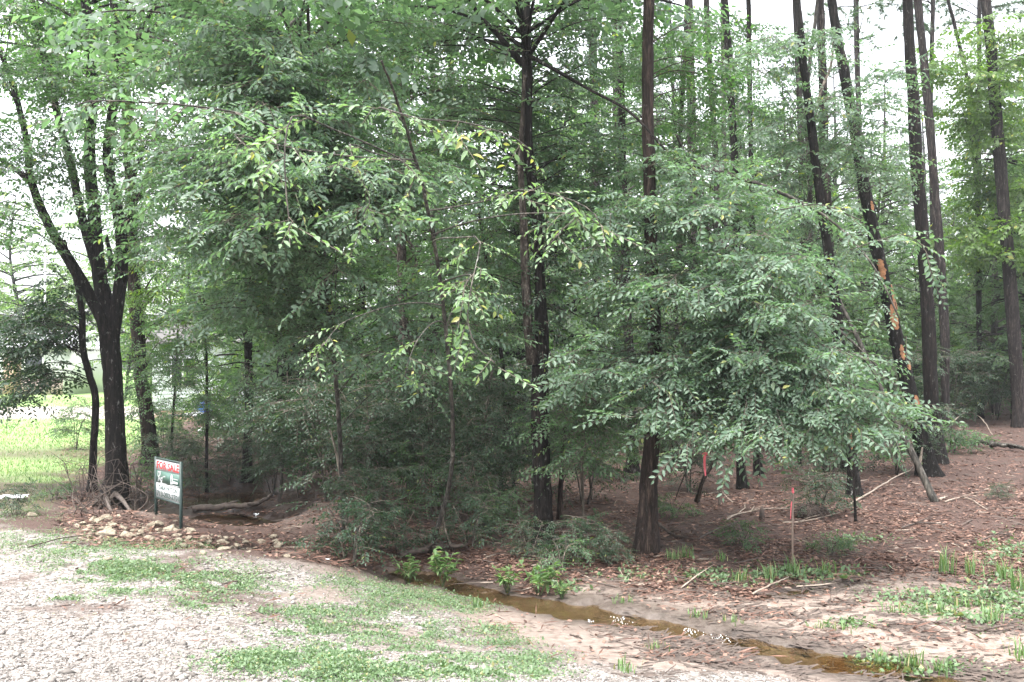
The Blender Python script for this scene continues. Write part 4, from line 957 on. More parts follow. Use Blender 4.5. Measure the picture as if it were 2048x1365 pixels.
sapling("leafy sapling with dark layered sprays before the speckled trunk", [(742, 1040, 9), (738, 940, 8), (735, 850, 7)], 'bark_grey', 418, leaf=(((740, 850, 14.5), (130, 70, 1.0)), 28, 'leaf_dark'))

# ---------------------------------------------------------------- trees farther back
def far_proto(seed, h, rad, nb, leafmat, kind, bark):
    g = np.random.default_rng(seed); root = thing("broadleaf_tree" if kind == 'b' else "pine_tree", "", "tree", (0, 0, 0))
    leaf, wood = MB(), MB()
    P = spline([[0, 0, -.2], [g.normal(0, .15), g.normal(0, .15), h * .35], [g.normal(0, .3), g.normal(0, .3), h * .7], [g.normal(0, .4), g.normal(0, .4), h]], 24)
    mb = MB(); mb.tube(P, np.linspace(h * .011 + .03, .02, 24), 9, rough=.05, rng=g); mb.obj("trunk", M[bark], root, True)
    for j in range(nb):
        z = (g.uniform(.10, 1) if kind == 'b' else g.uniform(.45, 1)) * h
        A = np.array([np.interp(z, P[:, 2], P[:, i]) for i in range(3)]); th = g.uniform(0, 6.28)
        rr = rad * (math.sin(math.pi * min(1, .2 + .75 * z / h)) ** .6) * g.uniform(.5, 1.05)
        T = A + np.array([math.cos(th) * rr, math.sin(th) * rr, g.uniform(-.05, .45) * rr])
        foliate(leaf, wood, g, bough(g, A, T, .1, .12, 7), .02 + .012 * rr, SP_FAR if kind == 'b' else SP_PINE2, .30 if kind == 'b' else .2, (.4, 1.1), 3 if kind == 'b' else 5, .3, 1.0)
    off = leaf.n; leaf.V += wood.V; leaf.F += [f + off for f in wood.F]; leaf.K += [2] * len(wood.F); leaf.n += wood.n
    leaf.obj("crown", [M[leafmat], M['twig'], M[bark]], root)
    return root
FB = [far_proto(501, 11, 3.6, 84, 'leaf_far', 'b', 'bark_dark'), far_proto(502, 13, 3.2, 84, 'leaf_far', 'b', 'bark_grey'), far_proto(503, 7, 3.0, 64, 'leaf_far', 'b', 'bark_grey')]
FL = [far_proto(504, 10, 3.2, 60, 'leaf_backlit', 'b', 'bark_dark'), far_proto(505, 6, 2.6, 44, 'leaf_backlit', 'b', 'bark_dark')]
FP = [far_proto(506, 17, 2.6, 50, 'needle', 'p', 'bark_pine'), far_proto(507, 20, 2.4, 46, 'needle', 'p', 'bark_pine')]
LM = [(20, "the dark hanging bough"), (225, "the big forked tree"), (300, "the ivy-clad trunk"), (494, "the ditch-edge trunk"), (575, "the double trunk"), (716, "the straight black trunk"), (815, "the speckled trunk"), (1070, "the forked middle trunk"),
      (1195, "the far pale pine"), (1302, "the furrowed streamside pine"), (1388, "the broad grey pine"), (1470, "the ribbon pine"), (1660, "the rusty-wounded trunk"), (1740, "the leaning charred trunk"), (1850, "the close pair of trunks"), (2000, "the lone reddish pine"), (2100, "the picture edge")]
_labs = {}
def far(proto, px, d, s, label, cat="tree", group=None):
    i = int(np.argmin([abs(px - a) for a, _ in LM]))
    if abs(px - LM[i][0]) < 30: where = "behind " + LM[i][1]
    else:
        j = min(max(i + (1 if px > LM[i][0] else -1), 0), len(LM) - 1); a, b = sorted((i, j)); where = "between " + LM[a][1] + " and " + LM[b][1].replace("the ", "", 1) if a != b else "past " + LM[i][1]
    k = _labs.setdefault((label, where), []); k.append(d)
    label = ("", "bushy ", "thin ", "small ", "ragged ", "slanting ")[len(k) - 1] + label + " " + ("" if len(k) == 1 else "farther " if d > k[0] else "nearer ") + where
    x = (px - 1024) / F * d; b = np.array([x, d, gz(x, d) - .1]); rz = px * 3.7 % 6.28
    if id(proto) not in _used:
        _used.add(id(proto)); proto.location = b; proto.scale = (s,) * 3; proto.rotation_euler = (0, 0, rz); tag(proto, label, cat, group); return
    copy_tree(proto, b, s, rz, label, cat, None, group)
GB, GM, GL_, GR = "hazy trees deep in the wood", "trees close behind the thicket", "backlit trees beyond the lawn", "backlit trees behind the pines"
for px, d, s in ((640, 25, 1.), (760, 30, 1.05), (870, 24, .95), (960, 33, 1.1), (1040, 26, 1.0), (1120, 29, 1.0), (560, 31, 1.0), (1150, 40, 1.1)):
    far(FB[int(px / 10) % 2], px, d, s, "dense green tree", group=GM)
for px, d, s in ((1240, 34, 1.0), (1330, 42, 1.1), (1420, 38, .9), (1510, 44, 1.1), (1570, 33, .8), (1640, 40, .95), (1720, 46, 1.0), (1790, 42, .8), (1900, 48, .75), (1500, 29, .75), (1690, 30, .7), (1830, 36, .6),
                 (1340, 27, .7), (1545, 36, .9), (1620, 27, .65), (1670, 35, .85), (1750, 33, .7), (1800, 50, .9), (1450, 50, 1.0), (1710, 56, 1.0), (1880, 54, 1.0), (1770, 44, .9)):
    far(FB[int(px / 10) % 3], px, d, s, "hazy green tree", group=GR)
for px, d, s in ((1880, 32, .62), (1945, 36, .7), (1990, 33, .9), (2060, 40, 1.0), (2100, 30, 1.0), (2010, 45, .8), (1860, 44, .55), (2075, 35, 1.2), (2040, 52, 1.3), (1900, 58, .9), (2130, 46, 1.3)):
    far(FB[int(px / 10) % 3], px, d, s, "pale leafy tree", group=GB)
for px, d, s in ((1160, 46, 1.0), (1280, 50, 1.0), (1370, 46, 1.05), (1475, 52, 1.0), (1560, 48, 1.0), (1660, 54, 1.1), (1760, 50, 1.0), (1840, 56, 1.0), (1975, 52, .95)):
    far(FP[int(px / 10) % 2], px, d, s, "tall far pine", group="far pines against the sky")
for px, d, s in ((-60, 44, .8), (40, 58, 1.2), (150, 62, 1.3), (250, 48, .9), (330, 52, 1.1), (400, 40, .8), (470, 34, .9), (440, 56, 1.2), (540, 44, 1.1), (200, 66, 1.4)):
    far(FL[int(px / 10) % 2], px, d, s, "sunlit yellow-green tree", group=GL_)

# the mass of far undergrowth and wood behind everything
g = np.random.default_rng(77); n = 7200
px = g.uniform(380, 2350, n); d = g.uniform(44, 70, n); x = (px - 1024) / F * d
top = np.interp(px, [380, 600, 1000, 1300, 1600, 1850, 1950, 2100, 2350], [6, 9, 8.5, 6.5, 6, 5.5, 5, 7, 8]) * (.6 + .8 * vnoise(x, d * 0, 2.5, 31))
z = G(x, d, False) + g.uniform(0, 1, n) ** .8 * top
mb = MB(); place(mb, SP_FAR2, np.stack([x, d, z], 1), g.normal(0, 1, (n, 3)) * [1, 1, .4], np.array([0, 0, 1.]) + g.normal(0, .6, (n, 3)), g.uniform(.9, 1.5, n), g, keep_twig=False)
tag(mb.obj("far_woodland", [M['leaf_far'], M['twig']]), "green mass of far woodland behind the trunks", None, kind="stuff")
# rough undergrowth on the forest floor between the trunks
n = 3600; px = g.uniform(560, 2100, n); d = g.uniform(19, 44, n); x = (px - 1024) / F * d
keep = (vnoise(x, d, 2.2, 41) > .42) & ~((px > 1850) & (d < 30) & (vnoise(x, d, 1.5, 42) < .7)); x, d = x[keep], d[keep]
z = G(x, d, False) + g.uniform(0.02, 1, len(x)) ** 1.5 * np.interp(d, [19, 26, 44], [.5, 1.4, 2.2])
mb = MB(); place(mb, SP_FAR, np.stack([x, d, z], 1), g.normal(0, 1, (len(x), 3)) * [1, 1, .5], np.array([0, 0, 1.]) + g.normal(0, .5, (len(x), 3)), g.uniform(.5, .9, len(x)), g, keep_twig=False)
tag(mb.obj("undergrowth", [M['leaf_mid'], M['twig']]), "low green undergrowth between the far trunks", None, kind="stuff")
# ---------------------------------------------------------------- what lies and grows on the ground
def ico():
    t = (1 + 5 ** .5) / 2
    v = unit(np.array([[-1, t, 0], [1, t, 0], [-1, -t, 0], [1, -t, 0], [0, -1, t], [0, 1, t], [0, -1, -t], [0, 1, -t], [t, 0, -1], [t, 0, 1], [-t, 0, -1], [-t, 0, 1]], float))
    f = np.array([[0, 11, 5], [0, 5, 1], [0, 1, 7], [0, 7, 10], [0, 10, 11], [1, 5, 9], [5, 11, 4], [11, 10, 2], [10, 7, 6], [7, 1, 8], [3, 9, 4], [3, 4, 2], [3, 2, 6], [3, 6, 8], [3, 8, 9], [4, 9, 5], [2, 4, 11], [6, 2, 10], [8, 6, 7], [9, 8, 1]])
    return v, f
IV, IF = ico()
OV = np.array([[1, 0, 0], [0, 1, 0], [-1, 0, 0], [0, -1, 0], [0, 0, 1], [0, 0, -.5]], float)
OF = np.array([[0, 1, 4], [1, 2, 4], [2, 3, 4], [3, 0, 4], [1, 0, 5], [2, 1, 5], [3, 2, 5], [0, 3, 5]])

def scatter(g, n, box):
    """random ground points whose picture place lies in the box, evenly over the picture"""
    px = g.uniform(box[0], box[2], n); py = g.uniform(box[1], box[3], n)
    d = 2.2 * F / np.maximum(py - HZ, 20)
    for _ in range(7):
        z = G((px - 1024) / F * d, d, False); d = .5 * d + .5 * np.clip((CAMZ - z) * F / np.maximum(py - HZ, 20), 3, 80)
    x = (px - 1024) / F * d
    return x, d, G(x, d), px, py

g = np.random.default_rng(60)
# pebbles of the gravel
x, y, z, px, py = scatter(g, 60000, (-60, 1060, 1700, 1400))
zg, zs_, zl_, zd_, zm_ = zones(x, y, z)
k = (g.uniform(0, 1, len(x)) < zg) ; x, y, z, py = x[k], y[k], z[k], py[k]
s = g.lognormal(math.log(.0068), .5, len(x)).clip(.005, .035)
jit = 1 + g.normal(0, .22, (len(x), 6, 1)); th = g.uniform(0, 6.28, len(x)); c, sn = np.cos(th), np.sin(th)
P = OV[None] * jit * s[:, None, None] * np.stack([g.uniform(.8, 1.5, len(x)), g.uniform(.7, 1.1, len(x)), g.uniform(.4, .8, len(x))], 1)[:, None, :]
P = np.stack([P[..., 0] * c[:, None] - P[..., 1] * sn[:, None], P[..., 0] * sn[:, None] + P[..., 1] * c[:, None], P[..., 2]], -1) + np.stack([x, y, z + s * .12], 1)[:, None, :]
mb = MB().add(P.reshape(-1, 3), (OF[None] + (np.arange(len(x)) * 6)[:, None, None]).reshape(-1, 3))
tag(mb.obj("gravel", M['pebble']), "pale crushed-stone gravel of the road shoulder", None, kind="stuff")

# creeping weeds in patches
WP = [(190, 1120, 140, 28), (80, 1085, 120, 26), (300, 1140, 140, 30), (200, 1150, 120, 18), (420, 1160, 120, 30), (260, 1190, 70, 10), (470, 1180, 110, 18), (400, 1215, 60, 14), (700, 1165, 90, 16), (800, 1190, 110, 24), (890, 1200, 70, 18),
      (760, 1220, 90, 22), (640, 1255, 130, 26), (820, 1260, 120, 20), (520, 1320, 110, 24), (700, 1310, 140, 28), (860, 1310, 120, 30), (700, 1350, 150, 16), (920, 1345, 120, 22), (940, 1210, 60, 18),
      (1060, 1320, 80, 14), (1090, 1345, 60, 10), (980, 1262, 50, 12), (1010, 1290, 70, 8), (620, 1225, 90, 12), (30, 1030, 100, 18), (330, 1095, 60, 10), (430, 1100, 40, 10), (130, 1200, 40, 6), (500, 1225, 50, 10), (1000, 1355, 90, 12), (250, 1090, 70, 8)]
def weeds(g, n, patches, size, name, label, mat, hmax=.05, box=None):
    w = np.array([p[2] * p[3] for p in patches], float); pk = g.choice(len(patches), n, p=w / w.sum()); A = np.array(patches, float)[pk]
    px = A[:, 0] + g.normal(0, .55, n) * A[:, 2]; py = A[:, 1] + g.normal(0, .55, n) * A[:, 3]
    py = np.clip(py, 1000, 1420)
    d = 2.2 * F / (py - HZ)
    for _ in range(7): d = .5 * d + .5 * (CAMZ - G((px - 1024) / F * d, d, False)) * F / (py - HZ)
    x = (px - 1024) / F * d
    cl = vnoise(x, d, .16, 51) * .45 + vnoise(x, d, .06, 52) * .25 + vnoise(x, d, .5, 53) * .3
    k = cl > .40 + g.normal(0, .05, len(x)); x, d, cl = x[k], d[k], cl[k]; n = len(x)
    z = G(x, d) + (cl - .38) * g.uniform(.1, 1, n) * hmax * 3
    L = size * g.lognormal(0, .35, n); th = g.uniform(0, 6.28, n); tilt = g.normal(.25, .45, n)
    D = np.stack([np.cos(th) * np.cos(tilt), np.sin(th) * np.cos(tilt), np.sin(tilt)], 1); X = unit(np.cross(D, np.array([0, 0, 1.]) + g.normal(0, .5, (n, 3))))
    O = np.stack([x, d, z], 1)
    Vv = np.stack([O, O + D * (L * .5)[:, None] - X * (L * .28)[:, None], O + D * L[:, None], O + D * (L * .5)[:, None] + X * (L * .28)[:, None]], 1).reshape(-1, 3)
    mb = MB().add(Vv, np.arange(n * 4).reshape(-1, 4))
    tag(mb.obj(name, M[mat]), label, None, kind="stuff")
weeds(g, 120000, WP, .0165, "ground_cover", "creeping pale green weeds spreading over the gravel", 'weed')
WR = [(1700, 1080, 80, 12), (1560, 1150, 120, 16), (1640, 1155, 90, 14), (1900, 1200, 140, 20), (2000, 1230, 90, 30), (1850, 1230, 70, 10), (1480, 1160, 60, 14), (1760, 1320, 60, 10), (1880, 1340, 100, 14), (1400, 1150, 60, 16), (2020, 1110, 60, 40), (1250, 1150, 60, 14), (1980, 1180, 70, 20), (1700, 1250, 60, 8), (1150, 1175, 60, 8)]
weeds(g, 9000, WR, .040, "ground_cover", "sparse low weeds on the wet sand and leaf litter", 'weed', .06)

# fallen needles and leaves
x, y, z, px, py = scatter(g, 150000, (120, 800, 2110, 1330))
zg, zs_, zl_, zd_, zm_ = zones(x, y, z)
wt = np.zeros(len(x)); sel = (y < 24)
for _l in (STREAM, PUDDLE, PUDDLE2): wt[sel] = np.maximum(wt[sel], 1 - sstep(1.0, 1.3, near(_l, x[sel], y[sel])))
k = g.uniform(0, 1, len(x)) < np.clip(1 - zg * .994 - zs_ * .93 + zm_ * .22, 0, 1) * np.where((py > line_at(px, [(0, 1085), (300, 1104), (560, 1118), (760, 1150), (900, 1180)])) & (px < 960), .05, 1) * np.where((px > 130) & (px < 590) & (py > 1028) & (py < 1112), .7, 1) * (1 - wt) * (.35 + .65 * sstep(.3, .6, vnoise(x, y, .5, 61)))
x, y, z = x[k], y[k], z[k]; n = len(x)
isl = g.uniform(0, 1, n) < .55
th = g.uniform(0, 6.28, n); tl = g.normal(0, .18, n); D = np.stack([np.cos(th) * np.cos(tl), np.sin(th) * np.cos(tl), np.sin(tl)], 1)
X = unit(np.cross(D, np.array([0, 0, 1.]) + g.normal(0, .35, (n, 3)))); O = np.stack([x, y, z + g.uniform(.002, .022, n)], 1)
L = np.where(isl, g.uniform(.035, .075, n), g.uniform(.10, .22, n)); W = np.where(isl, L * .26, .0035 + .0002 * y)
Vv = np.stack([O, O + D * (L * .5)[:, None] - X * W[:, None] + np.array([0, 0, .006]), O + D * L[:, None], O + D * (L * .5)[:, None] + X * W[:, None]], 1)
mb = MB().add(Vv[isl].reshape(-1, 3), np.arange(isl.sum() * 4).reshape(-1, 4), 0)
mb.add(Vv[~isl].reshape(-1, 3), np.arange((~isl).sum() * 4).reshape(-1, 4), 1)
tag(mb.obj("leaf_litter", [M['dead_leaf'], M['straw']]), "reddish brown pine needles and fallen leaves on the forest floor", None, kind="stuff")
# dark rotting twigs washed over the sand
x, y, z, px, py = scatter(g, 9000, (1180, 1150, 2100, 1365)); zg, zs_, zl_, zd_, zm_ = zones(x, y, z)
k = g.uniform(0, 1, len(x)) < np.clip(zm_ * 1.2 + .06 * zs_, 0, 1); x, y, z = x[k], y[k], z[k]; n = len(x)
th = g.normal(0, .6, n); D = np.stack([np.cos(th), np.sin(th), g.normal(0, .08, n)], 1); L = g.uniform(.05, .20, n); X = np.cross(D, [0, 0, 1.]) * g.uniform(.003, .009, n)[:, None]
O = np.stack([x, y, z + .004], 1); Z = np.array([0, 0, .008])
Vv = np.stack([O - X, O + X, O + Z, O - X + D * L[:, None], O + X + D * L[:, None], O + Z + D * L[:, None]], 1).reshape(-1, 3)
b = (np.arange(n) * 6)[:, None]
mb = MB().add(Vv, np.concatenate([b + [0, 3, 5, 2], b + [1, 2, 5, 4]]))
tag(mb.obj("twig_debris", M['stick_dark']), "dark rotting twig debris washed over wet sand", None, kind="stuff")

# twigs strewn over the forest floor
x, y, z, px, py = scatter(g, 1900, (560, 840, 2110, 1190)); zg, zs_, zl_, zd_, zm_ = zones(x, y, z)
k = (zg < .3) & (zs_ < .6); x, y, z = x[k], y[k], z[k]; n = len(x)
th = g.uniform(0, 6.28, n); D = np.stack([np.cos(th), np.sin(th), g.normal(.02, .07, n)], 1); L = g.lognormal(math.log(.22), .5, n).clip(.06, .8); X = unit(np.cross(D, [0, 0, 1.])) * (L * .010 + .002)[:, None]
O = np.stack([x, y, z + .010], 1); Z = np.array([0, 0, .010]); Bd = g.normal(0, .03, (n, 1)) * X / .01
Vv = np.stack([O - X, O + X, O + Z, O - X + D * (L * .5)[:, None] + Bd, O + X + D * (L * .5)[:, None] + Bd, O + Z + D * (L * .5)[:, None] + Bd, O + D * L[:, None]], 1).reshape(-1, 3)
b = (np.arange(n) * 7)[:, None]; pale = g.uniform(0, 1, n) < .12
mb = MB(); mb.add(Vv, [np.concatenate([(b + [0, 3, 5, 2])[pale], (b + [1, 2, 5, 4])[pale]]), np.concatenate([(b + [3, 6, 5])[pale], (b + [4, 5, 6])[pale]])], 0)
mb.add(Vv, [np.concatenate([(b + [0, 3, 5, 2])[~pale], (b + [1, 2, 5, 4])[~pale]]), np.concatenate([(b + [3, 6, 5])[~pale], (b + [4, 5, 6])[~pale]])], 1)
tag(mb.obj("fallen_twigs", [M['stick'], M['stick_dark']]), "small dead twigs strewn over the needle floor", None, kind="stuff")

# lawn grass
x, y, z, px, py = scatter(g, 36000, (-80, 795, 520, 1020)); zg, zs_, zl_, zd_, zm_ = zones(x, y, z)
k = g.uniform(0, 1, len(x)) < zl_; x, y, z = x[k], y[k], z[k]; n = len(x)
O = np.stack([x, y, z - .01], 1); W = .004 + .0003 * y; th = g.uniform(0, 6.28, n); X = np.stack([np.cos(th), np.sin(th), 0 * th], 1) * W[:, None]
Tp = O + np.stack([g.normal(0, .04, n), g.normal(0, .04, n), g.uniform(.04, .10, n)], 1)
mb = MB().add(np.stack([O - X, O + X, Tp], 1).reshape(-1, 3), np.arange(n * 3).reshape(-1, 3))
tag(mb.obj("lawn_grass", M['grass']), "bright mown lawn grass beyond the trees", None, kind="stuff")

# grass tufts, each its own plant
def tuft_mesh(seed, n, h, spread):
    g = np.random.default_rng(seed); mb = MB()
    for i in range(n):
        a = g.uniform(0, 6.28); b = np.array([g.normal(0, spread * .35), g.normal(0, spread * .35), -.02]); L = h * g.uniform(.5, 1.1); o = np.array([math.cos(a), math.sin(a), 0]) * L * g.uniform(.1, .55)
        w = np.array([-math.sin(a), math.cos(a), 0]) * .0055 * g.uniform(.7, 1.4)
        p1 = b + o * .35 + [0, 0, L * .6]; p2 = b + o + [0, 0, L * g.uniform(.7, 1.0)]
        mb.add([b - w, b + w, p1 + w * .8, p1 - w * .8, p2], [np.array([[0, 1, 2, 3]]), np.array([[3, 2, 4]])])
    return mb.mesh("grass_tuft", M['grass'])
TU = [tuft_mesh(1, 46, .40, .16), tuft_mesh(2, 34, .24, .16), tuft_mesh(3, 24, .15, .14)]
tufts = [(1893, 1148, 0, 1.0, "tallest grass tuft, upright on wet sand before the needle slope"), (1945, 1150, 0, .75, "upright grass tuft beside the tallest tuft"), (1372, 1118, 1, 1.0, "blue-green grass tuft near the furrowed pine's foot"),
         (1345, 1120, 1, .75, "yellowish grass tuft closest to the furrowed pine"), (1588, 1150, 1, 1.15, "grass tuft round the survey stake's foot"), (1540, 1160, 1, 1.0, "grass tuft just before the survey stake"), (1655, 1150, 1, 1.0, "spreading grass tuft past the survey stake"),
         (1480, 1165, 1, .9, "grass tuft at the leaf litter's edge above the stream"), (2005, 1160, 1, 1.3, "leafy grass tuft by the picture's sandy edge"), (2040, 1180, 1, 1.2, "grass tuft cut by the picture edge"), (1868, 1225, 2, 1.2, "low grass tuft in the middle of the muddy sand"),
         (1925, 1215, 2, 1.3, "spreading low tuft on the muddy sand"), (1985, 1245, 1, .9, "grass tuft near the dark debris"), (1790, 1225, 2, 1.0, "small grass tuft on sand above the dark streaks"), (1680, 1260, 2, .9, "thin grass tuft between dark mud streaks"),
         (1640, 1255, 2, .7, "tiny grass tuft by the mud streaks"), (1760, 1325, 1, .7, "bright tuft on the stream's wet edge"), (1825, 1335, 1, .9, "broad bright tuft beside the small puddle"), (1880, 1350, 1, .8, "bright grass tuft at the picture's lower edge"),
         (1400, 1235, 2, .9, "thin grass tuft at the stream's sandy far bank"), (1460, 1245, 2, .8, "thin tuft farther along the stream's far bank"), (1255, 1345, 2, 1.0, "small dry tuft on the near gravel edge"), (1310, 1300, 2, .8, "tiny tuft on the stream's near sand"),
         (1250, 1205, 2, .8, "tiny tuft on sand above the stream"), (960, 1215, 2, 1.0, "small tuft where weeds meet the stream"), (1690, 1095, 1, .8, "bright grass tuft on litter behind the survey stake"), (2030, 1310, 2, 1.2, "low tuft at the lower picture corner"), (1440, 1120, 2, 1.0, "short tuft on litter between pine and stake")]
for px_, py_, k_, s_, lab in tufts:
    o = link("grass_tuft", TU[k_], None, ground(px_, py_)); o.scale = (s_,) * 3; o.rotation_euler = (0, 0, px_ % 6.28); tag(o, lab, "grass")

# broad-leaved weeds on the stream bank
def weed_plant(px_, py_, s_, seed, label):
    g = np.random.default_rng(seed); b = ground(px_, py_); root = thing("leafy_weed", label, "plant", b); lf = MB(); st = MB()
    for k in range(9):
        a = g.uniform(0, 6.28); h = s_ * g.uniform(.18, .34); top = np.array([math.cos(a) * .16 * s_ * g.uniform(.3, 1.2), math.sin(a) * .16 * s_, h]); st.tube(np.array([[0, 0, -.03], top * .5 + [0, 0, .03], top]), [.004, .0035, .0025], 5)
        for j in range(13):
            t_ = g.uniform(.35, 1); L = s_ * g.uniform(.05, .09); P = leaf_pts(L, L * .42) @ rot('x', g.normal(.1, .35)).T @ rot('z', g.uniform(0, 6.28)).T
            lf.add(P + top * t_, LEAF_Q)
    st.obj("stem", M['weed'], root); lf.obj("foliage", M['grass'], root)
weed_plant(884, 1172, 1.25, 1, "tallest bright leafy weed at the head of the stream"); weed_plant(815, 1168, 1.0, 2, "bright leafy weed on gravel before the stream's dark head")
weed_plant(1015, 1186, .95, 3, "bright leafy weed standing in the stream's narrow bend"); weed_plant(1078, 1192, 1.15, 4, "broad bright leafy weed at the stream's far edge"); weed_plant(1125, 1198, .6, 5, "small leafy weed beside the broad one on the stream's edge")

# riprap stones below the sign, each a stone of its own
def rock_mesh(seed):
    """broken angular stone: hull of a few random points"""
    import bmesh
    g = np.random.default_rng(seed); bm = bmesh.new()
    for q in unit(g.normal(0, 1, (13, 3))) * g.uniform(.75, 1.0, (13, 1)) * [1, .8, .55]: bm.verts.new(q)
    r_ = bmesh.ops.convex_hull(bm, input=bm.verts)
    bmesh.ops.delete(bm, geom=list({v for v in r_["geom_interior"] + r_["geom_unused"] if isinstance(v, bmesh.types.BMVert)}), context='VERTS')
    bmesh.ops.bevel(bm, geom=bm.edges[:], offset=.045, segments=1, affect='EDGES')
    me = bpy.data.meshes.new("rock"); bm.to_mesh(me); bm.free(); me.materials.append(M['rock']); return me
RK = [rock_mesh(900 + i) for i in range(7)]
named = [(213, 1072, 26, "largest pale flat-faced stone of the bank below the big tree roots"), (340, 1062, 24, "big tan stone at the foot of the sign's nearer post"), (378, 1066, 18, "rounded stone touching the sign's nearer post"), (215, 1120, 14, "lone pale stone lying in the weeds below the bank"),
         (65, 1032, 18, "pale stone on the lawn edge away from the pile"), (212, 1038, 17, "rounded stone against the tangled roots"), (185, 1042, 15, "upright stone at the end of the pile by the roots"), (450, 1100, 13, "stone farthest down the bank toward the ditch"), (556, 1090, 14, "end stone of the pile above the dark ditch"),
         (408, 1108, 13, "small pointed stone below the sign in the weeds"), (365, 1094, 12, "white stone in front of the sign"), (300, 1052, 16, "tan stone between the sign posts"), (255, 1074, 22, "tall tan stone mid-pile"), (318, 1050, 15, "square stone at the farther sign post's foot")]
for k, (px_, py_, w, lab) in enumerate(named):
    b = ground(px_, py_); s_ = w / F * b[1]; o = link("rock", RK[k % 7], None, b + [0, 0, s_ * .15]); o.scale = (s_,) * 3; o.rotation_euler = (0, 0, k * 1.3); tag(o, lab, "stone", "riprap stones below the sign")
g = np.random.default_rng(91)
for k in range(170):
    px_ = g.uniform(150, 575); c_ = line_at(px_, [(150, 1052), (250, 1062), (360, 1072), (460, 1086), (575, 1094)]); py_ = c_ + g.normal(2, 15)
    b = ground(px_, py_); s_ = min(14, g.lognormal(math.log(7), .45)) / F * b[1]; o = link("rock", RK[k % 7], None, b + [0, 0, s_ * .08]); o.scale = (s_, s_ * g.uniform(.8, 1.2), s_ * g.uniform(.7, 1.1)); o.rotation_euler = (g.normal(0, .25), g.normal(0, .25), k * 2.1)
    tag(o, "small tan stone in the loose stone pile below the sign", "stone", "riprap stones below the sign")
for k in range(60):
    px_, py_ = g.uniform(20, 560), g.uniform(1105, 1270); b = ground(px_, py_); s_ = g.uniform(3.5, 8) / F * b[1]; o = link("rock", RK[k % 7], None, b + [0, 0, s_ * .1]); o.scale = (s_,) * 3; o.rotation_euler = (0, 0, k * 2.1)
    tag(o, "scattered pale stone lying on the gravel and weeds", "stone", "stones scattered on the gravel")

# sticks, logs and roots on the ground
def stick(label, pts, r, mat='stick', name="stick", lift=0.0, forks=0, seed=1):
    """pts: picture points on the ground with the height above it in metres"""
    g = np.random.default_rng(seed); P = []
    for px_, py_, h in pts:
        b = ground(px_, py_); P.append(b + [0, 0, h + r * .5])
    P = np.array(P); base = P[0].copy(); S_ = spline(P, 6 * len(P)); S_[1:-1] += g.normal(0, r * .35, S_[1:-1].shape)
    mb = MB(); mb.tube(S_, np.linspace(r, r * .45, len(S_)), 8, rough=.08, rng=g)
    for k in range(forks):
        i = g.integers(len(S_) // 3, len(S_) - 3); d_ = S_[i + 2] - S_[i]; d_ = unit(d_) * g.uniform(.2, .45) + np.array([g.normal(0, .1), g.normal(0, .12), g.uniform(0, .12)]); mb.tube(np.array([S_[i], S_[i] + d_ * .5 + [0, 0, .01], S_[i] + d_]), [r * .5, r * .4, r * .2], 5)
    tag(mb.obj(name, M[mat], None, True, base), label, "log" if name == "log" else "stick")
stick("long fallen grey log lying across the needle slope", [(1886, 886, .08), (1950, 893, .07), (2010, 901, .06), (2080, 909, .05)], .085, 'bark_grey', "log", 0, 2, 3)
stick("end of a dark log hidden behind the close pair of trunks", [(1755, 905, .05), (1800, 902, .05), (1850, 894, .05)], .05, 'stick_dark', "log")
stick("long bent pale stick curving up to the slanting dead stem", [(1700, 1012, .01), (1752, 985, .05), (1790, 966, .1), (1822, 952, .12), (1832, 940, .2)], .016, 'stick', forks=1)
stick("pale stick lying beside the survey stake on the sand", [(1505, 1192, .01), (1545, 1175, .03), (1578, 1162, .04)], .012, 'stick')
stick("pale fallen stick left of the stake pointing at the root ball".replace("left of the stake ", ""), [(1455, 1038, .02), (1520, 1024, .03), (1580, 1020, .02)], .014, 'stick', forks=1)
stick("crossed pale stick on the needle floor before the ribbon pine", [(1450, 1044, .01), (1485, 1028, .05), (1490, 1018, .08)], .012, 'stick')
stick("thin pale stick behind the stake by the root ball", [(1565, 1048, .01), (1610, 1046, .02), (1680, 1030, .03)], .012, 'stick', forks=1)
stick("slim fallen branch above the root ball", [(1595, 966, .04), (1640, 976, .05), (1690, 990, .03)], .014, 'stick', forks=2)
stick("dark fallen branch at the furrowed pine's foot", [(1315, 1052, .02), (1350, 1075, .02), (1400, 1082, .01)], .022, 'stick_dark', forks=1)
stick("dark wet branch near the stream above the sand", [(1395, 1082, .01), (1440, 1060, .02), (1490, 1045, .02)], .014, 'stick_dark')
stick("arched pale branch over the far needle floor", [(1890, 866, .1), (1930, 850, .35), (1960, 856, .30), (1985, 872, .02)], .02, 'stick')
stick("long arched pale branch by the lone pine", [(1930, 812, .5), (1985, 808, .65), (2030, 816, .5), (2060, 826, .3)], .02, 'stick')
stick("twisted grey stick on the needle slope", [(1890, 1006, .01), (1930, 1000, .03), (1975, 1022, .01)], .014, 'stick', forks=2)
stick("short stub of wood beside the slanting stem's foot", [(1880, 1003, .02), (1895, 998, .03)], .022, 'stick')
stick("grey root-like stick across the needle slope's middle", [(1800, 1060, .01), (1840, 1050, .02), (1890, 1052, .01)], .014, 'stick_dark', forks=2)
stick("thin dark twig on the gravel before the sign", [(445, 1172, .01), (500, 1162, .015), (545, 1158, .01)], .009, 'stick_dark')
stick("longest twig on the gravel, pointing to the weeds", [(430, 1148, .01), (520, 1150, .01), (560, 1142, .01)], .007, 'stick_dark')
stick("dark twig lying in the weeds below the largest stone", [(55, 1098, .01), (120, 1082, .02), (190, 1072, .02)], .009, 'stick_dark')
stick("black root running along the ditch pool's water line", [(385, 1026, .03), (450, 1024, .06), (510, 1020, .08), (545, 1005, .1)], .07, 'stick_dark', "log", forks=2)
